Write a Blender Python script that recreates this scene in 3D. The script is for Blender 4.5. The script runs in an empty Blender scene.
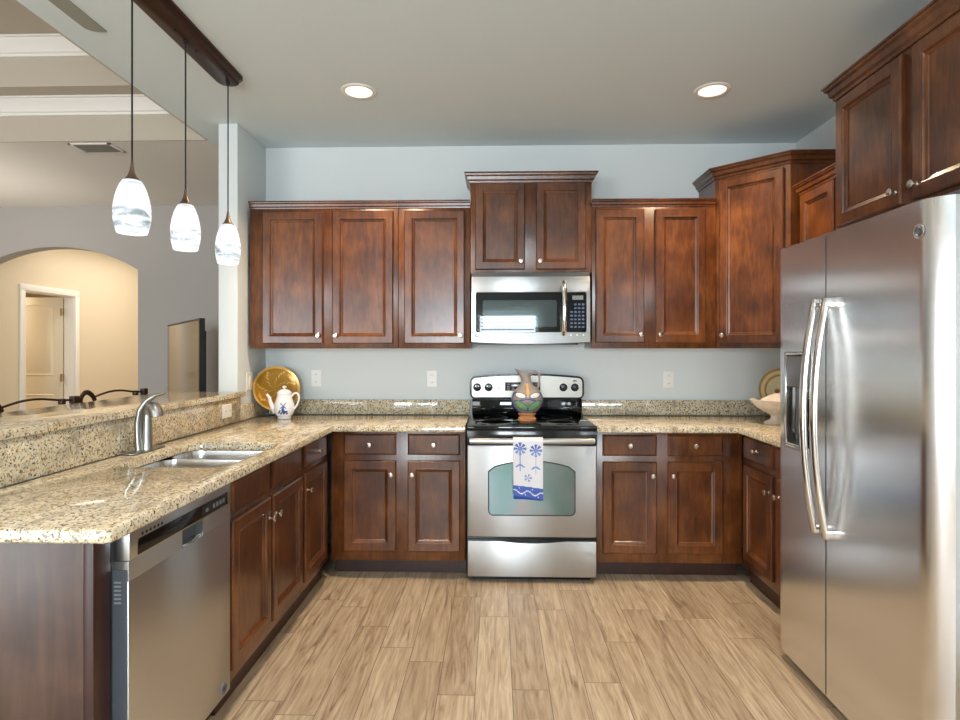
import bpy, bmesh, math, random
from mathutils import Vector, Matrix
random.seed(7)
S = bpy.context.scene
COL = S.collection
PI = math.pi

# ------------------------------------------------------------------ camera
cam_d = bpy.data.cameras.new('camera')
cam = bpy.data.objects.new('camera', cam_d)
COL.objects.link(cam)
cam.location = (0, 0, 1.36)
cam.rotation_euler = (PI/2, 0, 0.0273)
cam_d.sensor_width = 36.0
cam_d.lens = 586.1*36.0/960.0
cam_d.shift_y = -9.85/960.0
cam_d.clip_start = 0.05
S.camera = cam

# ------------------------------------------------------------------ world, light, exposure
W = bpy.data.worlds.new('world'); S.world = W
W.use_nodes = True
W.node_tree.nodes['Background'].inputs['Color'].default_value = (0.75, 0.87, 1.0, 1)
W.node_tree.nodes['Background'].inputs['Strength'].default_value = 1.2
vs = S.view_settings
vs.view_transform = 'Standard'; vs.look = 'None'; vs.gamma = 1.0; vs.use_curve_mapping = False
vs.exposure = -0.05

def area(name, loc, rot, sx, sy, power, color, shape='RECTANGLE'):
    d = bpy.data.lights.new(name, 'AREA'); d.shape = shape
    d.size = sx
    if shape == 'RECTANGLE': d.size_y = sy
    d.energy = power; d.color = color
    if 'recessed' in name: d.spread = 2.2
    o = bpy.data.objects.new(name, d); COL.objects.link(o)
    o.location = loc; o.rotation_euler = rot
    return o
DAY = (0.80, 0.92, 1.0)
WARM = (1.0, 0.78, 0.54)
area('daylight_window', (0.21, -3.16, 1.5), (PI/2, 0, 0), 0.98, 1.0, 150, DAY)
area('daylight_window', (-0.85, -3.16, 1.5), (PI/2, 0, 0), 0.75, 1.0, 115, DAY)
area('daylight_patio', (-4.0, -3.16, 1.15), (PI/2, 0, 0), 2.6, 2.1, 150, (0.95, 0.95, 0.95))
area('hall_lamp', (-4.2, 7.4, 2.70), (0, 0, 0), 1.2, 2.0, 38, (1.0, 0.92, 0.80))
area('bedroom_lamp', (-6.6, 6.7, 2.3), (0, 0, 0), 0.5, 0.5, 34, (1.0, 0.80, 0.55))
area('living_ceiling_fill', (-4.6, 4.4, 1.95), (PI, 0, 0), 1.6, 1.6, 11, (1.0, 0.95, 0.88))  # unseen upward fill light added to brighten the living room ceiling
for _x, _y, _p in ((-0.6, 1.3, 12), (0.75, 1.1, 12), (-0.6, -0.9, 12), (1.0, -0.9, 12)):  # unseen ceiling fill lights without fixtures, added to raise the ambient level
    area('recessed_and_fill_lamp', (_x, _y, 2.76), (0, 0, 0), 0.16, 0.16, _p, (1.0, 0.93, 0.84), 'DISK')
for _x, _y in ((-3.8, 0.8), (-3.8, 2.8)):  # unseen fill lights added to warm the tray and living room
    area('tray_fill', (_x, _y, 3.3), (0, 0, 0), 0.3, 0.3, 3.5, (1.0, 0.86, 0.70), 'DISK')

# ------------------------------------------------------------------ mesh helpers
class MB:
    """collects shapes as verts / faces / material indices, built as ONE mesh object"""
    def __init__(s): s.v = []; s.f = []; s.m = []
    def add(s, verts, faces, mi=0):
        n = len(s.v); s.v += [tuple(p) for p in verts]
        for k, f in enumerate(faces):
            s.f.append([i+n for i in f]); s.m.append(mi[k] if isinstance(mi, list) else mi)
        return s
    def add_bm(s, bm, mi=0):
        bm.verts.index_update()
        s.add([v.co for v in bm.verts], [[v.index for v in f.verts] for f in bm.faces], mi); bm.free(); return s
    def box(s, x0, x1, y0, y1, z0, z1, bev=0.0, mi=0, seg=2):
        bm = bmesh.new()
        bmesh.ops.create_cube(bm, size=1.0)
        for v in bm.verts:
            v.co = ((x0+x1)/2+v.co.x*(x1-x0), (y0+y1)/2+v.co.y*(y1-y0), (z0+z1)/2+v.co.z*(z1-z0))
        if bev > 0:
            bmesh.ops.bevel(bm, geom=bm.edges[:], offset=bev, segments=seg, affect='EDGES', profile=0.5)
        return s.add_bm(bm, mi)
    def lathe(s, prof, c=(0, 0, 0), seg=32, axis='Z', mi=0, mfun=None):
        vs_, fs, ms = [], [], []
        n = len(prof)
        for (r, z) in prof:
            for k in range(seg):
                a = 2*PI*k/seg
                p = (r*math.cos(a), r*math.sin(a), z)
                if axis == 'X': p = (p[2], p[0], p[1])
                elif axis == 'Y': p = (p[1], p[2], p[0])
                vs_.append((p[0]+c[0], p[1]+c[1], p[2]+c[2]))
        for i in range(n-1):
            for k in range(seg):
                k2 = (k+1) % seg
                fs.append([i*seg+k, i*seg+k2, (i+1)*seg+k2, (i+1)*seg+k])
                ms.append(mfun(2*PI*(k+.5)/seg, (prof[i][0]+prof[i+1][0])/2, (prof[i][1]+prof[i+1][1])/2) if mfun else mi)
        if prof[0][0] > 1e-5: fs.append([k for k in range(seg)][::-1]); ms.append(mi)
        if prof[-1][0] > 1e-5: fs.append([(n-1)*seg+k for k in range(seg)]); ms.append(mi)
        return s.add(vs_, fs, ms)
    def tube(s, pts, r, seg=12, mi=0, ry=None, up=None):
        P = [Vector(p) for p in pts]; n = len(P)
        R = r if isinstance(r, (list, tuple)) else [r]*n
        RY = ry if isinstance(ry, (list, tuple)) else ([ry]*n if ry else R)
        T = []
        for i in range(n):
            t = (P[min(i+1, n-1)]-P[max(i-1, 0)]); t.normalize(); T.append(t)
        ref = Vector(up) if up else (Vector((0, 0, 1)) if abs(T[0].z) < 0.9 else Vector((1, 0, 0)))
        N = ref - T[0]*ref.dot(T[0]); N.normalize()
        vs_, fs = [], []
        for i in range(n):
            N = N - T[i]*N.dot(T[i]); N.normalize(); B = T[i].cross(N)
            for k in range(seg):
                a = 2*PI*k/seg
                vs_.append(P[i]+N*(math.cos(a)*R[i])+B*(math.sin(a)*RY[i]))
        for i in range(n-1):
            for k in range(seg):
                k2 = (k+1) % seg
                fs.append([i*seg+k, i*seg+k2, (i+1)*seg+k2, (i+1)*seg+k])
        fs.append(list(range(seg))[::-1]); fs.append([(n-1)*seg+k for k in range(seg)])
        return s.add(vs_, fs, mi)
    def prism(s, poly, z0, z1, mi=0):
        n = len(poly)
        vs_ = [(x, y, z0) for x, y in poly]+[(x, y, z1) for x, y in poly]
        fs = [[i, (i+1) % n, n+(i+1) % n, n+i] for i in range(n)]
        fs += [list(range(n))[::-1], [n+i for i in range(n)]]
        return s.add(vs_, fs, mi)
    def slab(s, outer, z0, z1, holes=(), rnd=0.008, mi=0):
        """polygon slab with eased edges and holes"""
        rings = [(0.006, z0), (0.0, z0+0.005), (0.0, z1-rnd), (rnd*0.3, z1-rnd*0.3), (rnd, z1)]
        loops = [(ccw(outer), 1)]+[(ccw(h), -1) for h in holes]
        bm = bmesh.new(); tops, bots = [], []
        for poly, sg in loops:
            rv = []
            for ins, z in rings:
                rv.append([bm.verts.new((x, y, z)) for x, y in offset(poly, ins*sg)])
            n = len(poly)
            for a, b in zip(rv[:-1], rv[1:]):
                for i in range(n):
                    bm.faces.new([a[i], a[(i+1) % n], b[(i+1) % n], b[i]])
            bots.append(rv[0]); tops.append(rv[-1])
        for grp in (tops, bots):
            es = []
            for r in grp:
                for i in range(len(r)):
                    e = bm.edges.get((r[i], r[(i+1) % len(r)])); es.append(e)
            bmesh.ops.triangle_fill(bm, use_beauty=True, use_dissolve=False, edges=es)
        bmesh.ops.recalc_face_normals(bm, faces=bm.faces[:])
        return s.add_bm(bm, mi)
    def panel(s, org, u, n, w, h, prof, mi=0):
        """rectangle loops (inset, depth) from org, width along u, up Z, depth along n"""
        U, N, Z = Vector(u), Vector(n), Vector((0, 0, 1)); O = Vector(org)
        vs_, fs = [], []
        for ins, d in prof:
            for a, b in ((ins, ins), (w-ins, ins), (w-ins, h-ins), (ins, h-ins)):
                vs_.append(O+U*a+Z*b+N*d)
        for i in range(len(prof)-1):
            for k in range(4):
                k2 = (k+1) % 4
                fs.append([i*4+k, i*4+k2, i*4+4+k2, i*4+4+k])
        fs.append([3, 2, 1, 0]); L = (len(prof)-1)*4; fs.append([L, L+1, L+2, L+3])
        return s.add(vs_, fs, mi)
    def sweep(s, path, prof, mi=0):
        """profile (out, z) swept along 2D path with mitres; 'out' is to the right of travel"""
        n = len(path); off = []
        for i in range(n):
            ds = []
            if i > 0: ds.append((Vector(path[i])-Vector(path[i-1])).normalized())
            if i < n-1: ds.append((Vector(path[i+1])-Vector(path[i])).normalized())
            ns = [Vector((d.y, -d.x)) for d in ds]
            m = sum(ns, Vector((0, 0))); m.normalize(); m = m/max(0.2, m.dot(ns[0])); off.append(m)
        k = len(prof); vs_, fs = [], []
        for i in range(n):
            for o, z in prof: vs_.append((path[i][0]+off[i].x*o, path[i][1]+off[i].y*o, z))
        for i in range(n-1):
            for j in range(k):
                j2 = (j+1) % k
                fs.append([i*k+j, i*k+j2, i*k+k+j2, i*k+k+j])
        fs.append(list(range(k))); fs.append([(n-1)*k+j for j in range(k)][::-1])
        return s.add(vs_, fs, mi)
    def build(s, name, mats, parent=None, ang=35, recalc=True):
        me = bpy.data.meshes.new(name)
        L = Vector((0, 0, 0))
        if parent is not None:
            q = parent
            while q.parent: q = q.parent
            L = q.location if q.type == 'EMPTY' or q.get('_org') else Vector((0, 0, 0))
        me.from_pydata([tuple(Vector(p)-L) for p in s.v], [], s.f)
        for m in (mats if isinstance(mats, (list, tuple)) else [mats]): me.materials.append(m)
        for p, mi in zip(me.polygons, s.m): p.material_index = mi
        if recalc:
            bm = bmesh.new(); bm.from_mesh(me)
            bmesh.ops.recalc_face_normals(bm, faces=bm.faces[:]); bm.to_mesh(me); bm.free()
        me.shade_smooth(); me.set_sharp_from_angle(angle=math.radians(ang))
        o = bpy.data.objects.new(name, me); COL.objects.link(o)
        if parent is not None: o.parent = parent
        return o
def smooth(P, n=6):
    P = [Vector(p) for p in P]; out = []
    for i in range(len(P)-1):
        a, b, c, d = P[max(i-1, 0)], P[i], P[i+1], P[min(i+2, len(P)-1)]
        for k in range(n):
            t = k/n
            out.append(0.5*((2*b)+(c-a)*t+(2*a-5*b+4*c-d)*t*t+(3*b-a-3*c+d)*t**3))
    return out+[P[-1]]
def ccw(p):
    a = sum(p[i][0]*p[(i+1) % len(p)][1]-p[(i+1) % len(p)][0]*p[i][1] for i in range(len(p)))
    return list(p) if a > 0 else list(p)[::-1]
def offset(poly, d):
    n = len(poly); out = []
    for i in range(n):
        p0, p1, p2 = Vector(poly[i-1]), Vector(poly[i]), Vector(poly[(i+1) % n])
        a, b = (p1-p0).normalized(), (p2-p1).normalized()
        na, nb = Vector((-a.y, a.x)), Vector((-b.y, b.x))
        m = (na+nb); m.normalize(); m = m/max(0.25, m.dot(na)); q = p1+m*d
        out.append((q.x, q.y))
    return out
def rrect(x0, x1, y0, y1, r, n=6):
    o = []
    for cx, cy, a0 in ((x1-r, y0+r, -PI/2), (x1-r, y1-r, 0), (x0+r, y1-r, PI/2), (x0+r, y0+r, PI)):
        for k in range(n+1):
            a = a0+PI/2*k/n; o.append((cx+r*math.cos(a), cy+r*math.sin(a)))
    return o
def arcpts(cx, cy, r, a0, a1, n=6): return [(cx+r*math.cos(a0+(a1-a0)*k/n), cy+r*math.sin(a0+(a1-a0)*k/n)) for k in range(n+1)]
def thing(name, label, cat, loc, group=None):
    o = bpy.data.objects.new(name, None); COL.objects.link(o); o.location = loc
    o.empty_display_size = 0.1
    return tag(o, label, cat, group)
def tag(o, label, cat, group=None):
    o['label'] = label; o['category'] = cat
    if group: o['group'] = group
    return o
def struct(name, mb, mats, parent=None, ang=30):
    o = mb.build(name, mats, parent, ang)
    if parent is None: o['kind'] = 'structure'
    return o
def copy_tree(o, parent=None):
    c = o.copy(); COL.objects.link(c)
    if parent is not None: c.parent = parent
    for ch in list(o.children): copy_tree(ch, c)
    return c

# ------------------------------------------------------------------ materials
def rgb(r, g, b):
    f = lambda c: ((c/255+0.055)/1.055)**2.4 if c > 10 else c/255/12.92
    return (f(r), f(g), f(b), 1)
def newmat(name):
    m = bpy.data.materials.new(name); m.use_nodes = True
    nt = m.node_tree; return m, nt, nt.nodes['Principled BSDF']
def simple(name, col, rough=0.5, metal=0.0, noise=0.0, nscale=20, bump=0.0, bscale=80, coat=0.0, emit=None, estr=0.0, stretch=None):
    m, nt, b = newmat(name)
    N, Lk = nt.nodes, nt.links
    b.inputs['Base Color'].default_value = col
    b.inputs['Roughness'].default_value = rough; b.inputs['Metallic'].default_value = metal
    b.inputs['Coat Weight'].default_value = coat
    tc = N.new('ShaderNodeTexCoord'); mp = N.new('ShaderNodeMapping')
    Lk.new(tc.outputs['Object'], mp.inputs['Vector'])
    if stretch: mp.inputs['Scale'].default_value = stretch
    if noise > 0:
        nz = N.new('ShaderNodeTexNoise'); nz.inputs['Scale'].default_value = nscale; nz.inputs['Detail'].default_value = 4
        Lk.new(mp.outputs[0], nz.inputs['Vector'])
        mx = N.new('ShaderNodeMixRGB'); mx.inputs['Color1'].default_value = tuple(c*(1-noise) for c in col[:3])+(1,)
        mx.inputs['Color2'].default_value = tuple(min(1, c*(1+noise)) for c in col[:3])+(1,)
        Lk.new(nz.outputs['Fac'], mx.inputs['Fac']); Lk.new(mx.outputs[0], b.inputs['Base Color'])
    if bump > 0:
        nz = N.new('ShaderNodeTexNoise'); nz.inputs['Scale'].default_value = bscale; nz.inputs['Detail'].default_value = 3
        Lk.new(mp.outputs[0], nz.inputs['Vector'])
        bp = N.new('ShaderNodeBump'); bp.inputs['Strength'].default_value = bump; bp.inputs['Distance'].default_value = 0.003
        Lk.new(nz.outputs['Fac'], bp.inputs['Height']); Lk.new(bp.outputs[0], b.inputs['Normal'])
    if emit: b.inputs['Emission Color'].default_value = emit; b.inputs['Emission Strength'].default_value = estr
    return m
def ramp(nt, stops):
    r = nt.nodes.new('ShaderNodeValToRGB'); e = r.color_ramp.elements
    e[0].position, e[0].color = stops[0]; e[1].position, e[1].color = stops[-1]
    for p, c in stops[1:-1]:
        q = e.new(p); q.color = c
    return r
def wood(name, dark, mid, light, rough=0.32, coat=0.25, sc=(14, 14, 1.3)):
    m, nt, b = newmat(name); N, Lk = nt.nodes, nt.links
    tc = N.new('ShaderNodeTexCoord'); mp = N.new('ShaderNodeMapping'); mp.inputs['Scale'].default_value = sc
    Lk.new(tc.outputs['Object'], mp.inputs['Vector'])
    n1 = N.new('ShaderNodeTexNoise'); n1.inputs['Scale'].default_value = 3.0; n1.inputs['Detail'].default_value = 6; n1.inputs['Distortion'].default_value = 0.6
    Lk.new(mp.outputs[0], n1.inputs['Vector'])
    n2 = N.new('ShaderNodeTexNoise'); n2.inputs['Scale'].default_value = 5.0; n2.inputs['Detail'].default_value = 3
    Lk.new(tc.outputs['Object'], n2.inputs['Vector'])
    ad = N.new('ShaderNodeMath'); ad.operation = 'MULTIPLY_ADD'; ad.inputs[1].default_value = 0.4
    Lk.new(n1.outputs['Fac'], ad.inputs[0])
    hf = N.new('ShaderNodeMath'); hf.operation = 'MULTIPLY'; hf.inputs[1].default_value = 0.6
    Lk.new(n2.outputs['Fac'], hf.inputs[0]); Lk.new(hf.outputs[0], ad.inputs[2])
    r = ramp(nt, [(0.36, dark), (0.5, mid), (0.66, light)])
    Lk.new(ad.outputs[0], r.inputs['Fac']); Lk.new(r.outputs['Color'], b.inputs['Base Color'])
    b.inputs['Roughness'].default_value = rough; b.inputs['Coat Weight'].default_value = coat; b.inputs['Coat Roughness'].default_value = 0.25
    return m
def granite(name):
    m, nt, b = newmat(name); N, Lk = nt.nodes, nt.links
    tc = N.new('ShaderNodeTexCoord')
    def noise(scale, det, seed, st=None):
        mp = N.new('ShaderNodeMapping'); mp.inputs['Location'].default_value = (seed, seed*1.7, seed*.6)
        if st: mp.inputs['Scale'].default_value = st
        Lk.new(tc.outputs['Object'], mp.inputs['Vector'])
        z = N.new('ShaderNodeTexNoise'); z.inputs['Scale'].default_value = scale; z.inputs['Detail'].default_value = det
        Lk.new(mp.outputs[0], z.inputs['Vector']); return z.outputs['Fac']
    base = ramp(nt, [(0.36, rgb(178, 169, 150)), (0.47, rgb(206, 195, 170)), (0.56, rgb(218, 208, 184)), (0.66, rgb(190, 166, 128))])
    Lk.new(noise(9, 5, 3.1, (1.6, 0.8, 1.2)), base.inputs['Fac'])
    cur = base.outputs['Color']
    vo = N.new('ShaderNodeTexVoronoi'); vo.inputs['Scale'].default_value = 105
    Lk.new(tc.outputs['Object'], vo.inputs['Vector'])
    sep = N.new('ShaderNodeSeparateColor'); Lk.new(vo.outputs['Color'], sep.inputs[0])
    vr = ramp(nt, [(0.0, rgb(150, 140, 120)), (0.3, rgb(226, 217, 194)), (0.6, rgb(205, 180, 130)), (1.0, rgb(236, 228, 210))])
    Lk.new(sep.outputs[0], vr.inputs['Fac'])
    mx = N.new('ShaderNodeMixRGB'); mx.inputs['Fac'].default_value = 0.42
    Lk.new(cur, mx.inputs['Color1']); Lk.new(vr.outputs['Color'], mx.inputs['Color2']); cur = mx.outputs[0]
    for sc, det, sd, lo, hi, col, st in ((85, 3, 9.0, 0.585, 0.645, rgb(158, 124, 78), None), (98, 4, 1.0, 0.575, 0.63, rgb(112, 104, 90), None),
                                         (112, 4, 5.0, 0.61, 0.645, rgb(48, 40, 35), None), (11, 8, 7.0, 0.56, 0.74, rgb(140, 130, 112), (1.6, 0.7, 1))):
        r = ramp(nt, [(lo, (0, 0, 0, 1)), (hi, (1, 1, 1, 1))]); Lk.new(noise(sc, det, sd, st), r.inputs['Fac'])
        mk = N.new('ShaderNodeMixRGB'); mk.inputs['Color2'].default_value = col
        Lk.new(r.outputs['Color'], mk.inputs['Fac']); Lk.new(cur, mk.inputs['Color1']); cur = mk.outputs[0]
    Lk.new(cur, b.inputs['Base Color'])
    b.inputs['Roughness'].default_value = 0.07; b.inputs['Specular IOR Level'].default_value = 0.5
    return m
def planks(name, pw=0.148, pl=0.92):
    m, nt, b = newmat(name); N, Lk = nt.nodes, nt.links
    tc = N.new('ShaderNodeTexCoord'); sx = N.new('ShaderNodeSeparateXYZ'); Lk.new(tc.outputs['Object'], sx.inputs[0])
    def M(op, a, b_=None, c=None):
        q = N.new('ShaderNodeMath'); q.operation = op
        for i, v in enumerate((a, b_, c)):
            if v is None: continue
            if isinstance(v, (int, float)): q.inputs[i].default_value = v
            else: Lk.new(v, q.inputs[i])
        return q.outputs[0]
    u = M('DIVIDE', M('ADD', sx.outputs[0], 0.083), pw); row = M('FLOOR', u); fu = M('SUBTRACT', u, row)
    wn = N.new('ShaderNodeTexWhiteNoise'); wn.noise_dimensions = '1D'; Lk.new(row, wn.inputs['W'])
    v = M('ADD', M('DIVIDE', sx.outputs[1], pl), M('MULTIPLY', wn.outputs['Value'], 3.0)); cl = M('FLOOR', v); fv = M('SUBTRACT', v, cl)
    cb = N.new('ShaderNodeCombineXYZ'); Lk.new(row, cb.inputs[0]); Lk.new(cl, cb.inputs[1])
    w2 = N.new('ShaderNodeTexWhiteNoise'); w2.noise_dimensions = '3D'; Lk.new(cb.outputs[0], w2.inputs['Vector'])
    pid = w2.outputs['Value']
    # grain
    c2 = N.new('ShaderNodeCombineXYZ')
    Lk.new(M('MULTIPLY', sx.outputs[0], 22.0), c2.inputs[0]); Lk.new(M('MULTIPLY', sx.outputs[1], 1.5), c2.inputs[1]); Lk.new(M('MULTIPLY', pid, 40.0), c2.inputs[2])
    g = N.new('ShaderNodeTexNoise'); g.inputs['Scale'].default_value = 2.0; g.inputs['Detail'].default_value = 8; g.inputs['Roughness'].default_value = 0.62; g.inputs['Distortion'].default_value = 1.3
    Lk.new(c2.outputs[0], g.inputs['Vector'])
    gr = ramp(nt, [(0.30, rgb(120, 100, 82)), (0.42, rgb(158, 140, 119)), (0.54, rgb(175, 159, 138)), (0.70, rgb(194, 180, 160))])
    Lk.new(g.outputs['Fac'], gr.inputs['Fac'])
    tint = ramp(nt, [(0.0, rgb(224, 217, 208)), (0.5, rgb(242, 236, 228)), (1.0, rgb(255, 252, 246))]); Lk.new(pid, tint.inputs['Fac'])
    mul = N.new('ShaderNodeMixRGB'); mul.blend_type = 'MULTIPLY'; mul.inputs['Fac'].default_value = 1.0
    Lk.new(gr.outputs['Color'], mul.inputs['Color1']); Lk.new(tint.outputs['Color'], mul.inputs['Color2'])
    # knots
    c3 = N.new('ShaderNodeCombineXYZ')
    Lk.new(M('MULTIPLY', sx.outputs[0], 9.0), c3.inputs[0]); Lk.new(M('MULTIPLY', sx.outputs[1], 3.6), c3.inputs[1]); Lk.new(M('MULTIPLY', pid, 9.0), c3.inputs[2])
    k = N.new('ShaderNodeTexNoise'); k.inputs['Scale'].default_value = 1.0; k.inputs['Detail'].default_value = 3; Lk.new(c3.outputs[0], k.inputs['Vector'])
    kr = ramp(nt, [(0.66, (0, 0, 0, 1)), (0.76, (0.8, 0.8, 0.8, 1))]); Lk.new(k.outputs['Fac'], kr.inputs['Fac'])
    km = N.new('ShaderNodeMixRGB'); km.inputs['Color2'].default_value = rgb(140, 112, 86)
    Lk.new(kr.outputs['Color'], km.inputs['Fac']); Lk.new(mul.outputs[0], km.inputs['Color1'])
    # grout
    eu = M('MINIMUM', fu, M('SUBTRACT', 1.0, fu)); ev = M('MINIMUM', fv, M('SUBTRACT', 1.0, fv))
    gu = M('LESS_THAN', eu, 0.0016/pw); gv = M('LESS_THAN', ev, 0.0018/pl); gg = M('MAXIMUM', gu, gv)
    gm = N.new('ShaderNodeMixRGB'); gm.inputs['Color2'].default_value = rgb(104, 90, 76)
    Lk.new(gg, gm.inputs['Fac']); Lk.new(km.outputs[0], gm.inputs['Color1']); Lk.new(gm.outputs[0], b.inputs['Base Color'])
    bp = N.new('ShaderNodeBump'); bp.inputs['Strength'].default_value = 0.25; bp.inputs['Distance'].default_value = 0.002; bp.invert = True
    Lk.new(gg, bp.inputs['Height']); Lk.new(bp.outputs[0], b.inputs['Normal'])
    b.inputs['Roughness'].default_value = 0.38
    return m
def steel(name, base=0.62, rough=0.26, st=(2, 2, 160), bump=0.04, tint=(1, 1, 1), aniso=0.0, arot=0.0):
    m, nt, b = newmat(name); b.inputs['Anisotropic'].default_value = aniso; b.inputs['Anisotropic Rotation'].default_value = arot; N, Lk = nt.nodes, nt.links
    b.inputs['Base Color'].default_value = (base*tint[0], base*tint[1], base*tint[2], 1); b.inputs['Metallic'].default_value = 1.0
    tc = N.new('ShaderNodeTexCoord'); mp = N.new('ShaderNodeMapping'); mp.inputs['Scale'].default_value = st
    Lk.new(tc.outputs['Object'], mp.inputs['Vector'])
    nz = N.new('ShaderNodeTexNoise'); nz.inputs['Scale'].default_value = 3; nz.inputs['Detail'].default_value = 4
    Lk.new(mp.outputs[0], nz.inputs['Vector'])
    mr = N.new('ShaderNodeMapRange'); mr.inputs['To Min'].default_value = rough*0.85; mr.inputs['To Max'].default_value = rough*1.2
    Lk.new(nz.outputs['Fac'], mr.inputs['Value']); Lk.new(mr.outputs[0], b.inputs['Roughness'])
    bp = N.new('ShaderNodeBump'); bp.inputs['Strength'].default_value = bump; bp.inputs['Distance'].default_value = 0.001
    Lk.new(nz.outputs['Fac'], bp.inputs['Height']); Lk.new(bp.outputs[0], b.inputs['Normal'])
    return m
def shade_mat(name, strength, seed, zb):
    m, nt, b = newmat(name); N, Lk = nt.nodes, nt.links
    tc = N.new('ShaderNodeTexCoord'); mp = N.new('ShaderNodeMapping'); mp.inputs['Scale'].default_value = (7, 7, 30); mp.inputs['Rotation'].default_value = (0.3, 0.35, 0)
    mp.inputs['Location'].default_value = (seed, seed, seed*3)
    Lk.new(tc.outputs['Object'], mp.inputs['Vector'])
    nz = N.new('ShaderNodeTexNoise'); nz.inputs['Scale'].default_value = 1.0; nz.inputs['Detail'].default_value = 5; nz.inputs['Distortion'].default_value = 1.5
    Lk.new(mp.outputs[0], nz.inputs['Vector'])
    sx = N.new('ShaderNodeSeparateXYZ'); Lk.new(tc.outputs['Object'], sx.inputs[0])
    mr = N.new('ShaderNodeMapRange'); mr.inputs['From Min'].default_value = zb+0.0; mr.inputs['From Max'].default_value = zb+0.205; Lk.new(sx.outputs[2], mr.inputs['Value'])
    k = ramp(nt, [(0.0, (0, 0, 0, 1)), (0.05, (0.2, 0.2, 0.2, 1)), (0.12, (1, 1, 1, 1)), (0.40, (1, 1, 1, 1)), (0.50, (0, 0, 0, 1)), (0.84, (0, 0, 0, 1)), (0.92, (0.6, 0.6, 0.6, 1)), (1.0, (0.5, 0.5, 0.5, 1))])
    Lk.new(mr.outputs[0], k.inputs['Fac'])
    r = ramp(nt, [(0.34, rgb(96, 110, 120)), (0.46, rgb(176, 190, 198)), (0.54, rgb(226, 234, 240)), (0.60, rgb(255, 255, 255))]); Lk.new(nz.outputs['Fac'], r.inputs['Fac'])
    mx = N.new('ShaderNodeMixRGB'); mx.inputs['Color1'].default_value = (0.97, 0.98, 1, 1); Lk.new(r.outputs['Color'], mx.inputs['Color2']); Lk.new(k.outputs['Color'], mx.inputs['Fac'])
    Lk.new(mx.outputs[0], b.inputs['Emission Color']); b.inputs['Base Color'].default_value = (0.25, 0.26, 0.27, 1)
    b.inputs['Emission Strength'].default_value = strength; b.inputs['Roughness'].default_value = 0.15
    return m
M_wall = simple('kitchen_wall_paint', rgb(217, 222, 222), 0.75, bump=0.06, bscale=160)
M_lwall = simple('living_wall_paint', rgb(176, 171, 166), 0.8, bump=0.06, bscale=160)
M_hall = simple('hall_wall_paint', rgb(222, 208, 184), 0.8, bump=0.05, bscale=160)
M_lceil = simple('living_ceiling_paint', rgb(232, 226, 216), 0.9, bump=0.25, bscale=120)
M_ceil = simple('ceiling_paint', rgb(218, 228, 230), 0.9, bump=0.35, bscale=120)
M_tray = simple('tray_paint', rgb(188, 178, 162), 0.85, bump=0.2, bscale=120)
M_strip = simple('grey_strip', rgb(150, 150, 138), 0.85)
M_trim = simple('white_trim_paint', rgb(236, 232, 226), 0.4)
M_floor = planks('wood_look_tile')
M_wood = wood('cherry_stain', rgb(60, 30, 13), rgb(88, 47, 20), rgb(118, 69, 31), 0.28, 0.35, (16, 16, 3.0))
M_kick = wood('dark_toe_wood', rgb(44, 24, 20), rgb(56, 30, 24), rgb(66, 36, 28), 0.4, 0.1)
M_endp = wood('walnut_panel', rgb(48, 33, 27), rgb(70, 49, 40), rgb(92, 67, 54), 0.35, 0.15, (9, 9, 0.7))
M_gran = granite('speckled_granite')
M_steel = steel('brushed_steel', 0.46, 0.36, aniso=0.8, arot=0.25)
M_fsteel = steel('fridge_steel', 0.78, 0.22, bump=0.0, aniso=0.75, arot=0.0)
M_dsteel = steel('dishwasher_steel', 0.62, 0.32, bump=0.0, aniso=0.5, arot=0.25, tint=(0.98, 1.0, 1.0))
M_chrome = simple('polished_chrome', (0.78, 0.77, 0.75, 1), 0.12, 1.0, noise=0.03)
M_nickel = simple('satin_nickel', (0.66, 0.60, 0.53, 1), 0.25, 1.0, noise=0.05)
M_faucet = simple('faucet_steel', (0.40, 0.39, 0.37, 1), 0.32, 1.0, noise=0.04)
M_black = simple('black_enamel', rgb(14, 15, 16), 0.12, noise=0.1)
M_bglass = simple('black_glass', rgb(8, 11, 11), 0.03, noise=0.1)
M_bplas = simple('black_plastic', rgb(20, 20, 22), 0.4, noise=0.1)
M_gplas = simple('grey_plastic', rgb(120, 122, 124), 0.4, noise=0.05)
M_dgrey = simple('dark_grey_cabinet', rgb(66, 70, 76), 0.45, noise=0.05)
M_white = simple('white_plastic', rgb(238, 236, 230), 0.35, noise=0.02)
M_bronze = simple('bronze_metal', rgb(72, 50, 38), 0.38, 0.7, noise=0.15)
M_cap = simple('copper_brown_cap', rgb(112, 92, 80), 0.4, 0.7, noise=0.1)
M_cord = simple('black_cord', rgb(16, 14, 14), 0.6, noise=0.1)
M_lens = simple('lamp_lens', rgb(255, 244, 220), 0.5, emit=(1.0, 0.84, 0.58, 1), estr=1.7)
M_iron = simple('wrought_iron', rgb(66, 44, 32), 0.45, 0.5, noise=0.2)
M_seat = simple('brown_leather', rgb(80, 56, 42), 0.5, noise=0.2)
M_door = simple('white_door_paint', rgb(236, 226, 204), 0.45, noise=0.01)
M_brass = simple('brass_hinge', rgb(170, 150, 110), 0.3, 0.9, noise=0.05)

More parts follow.
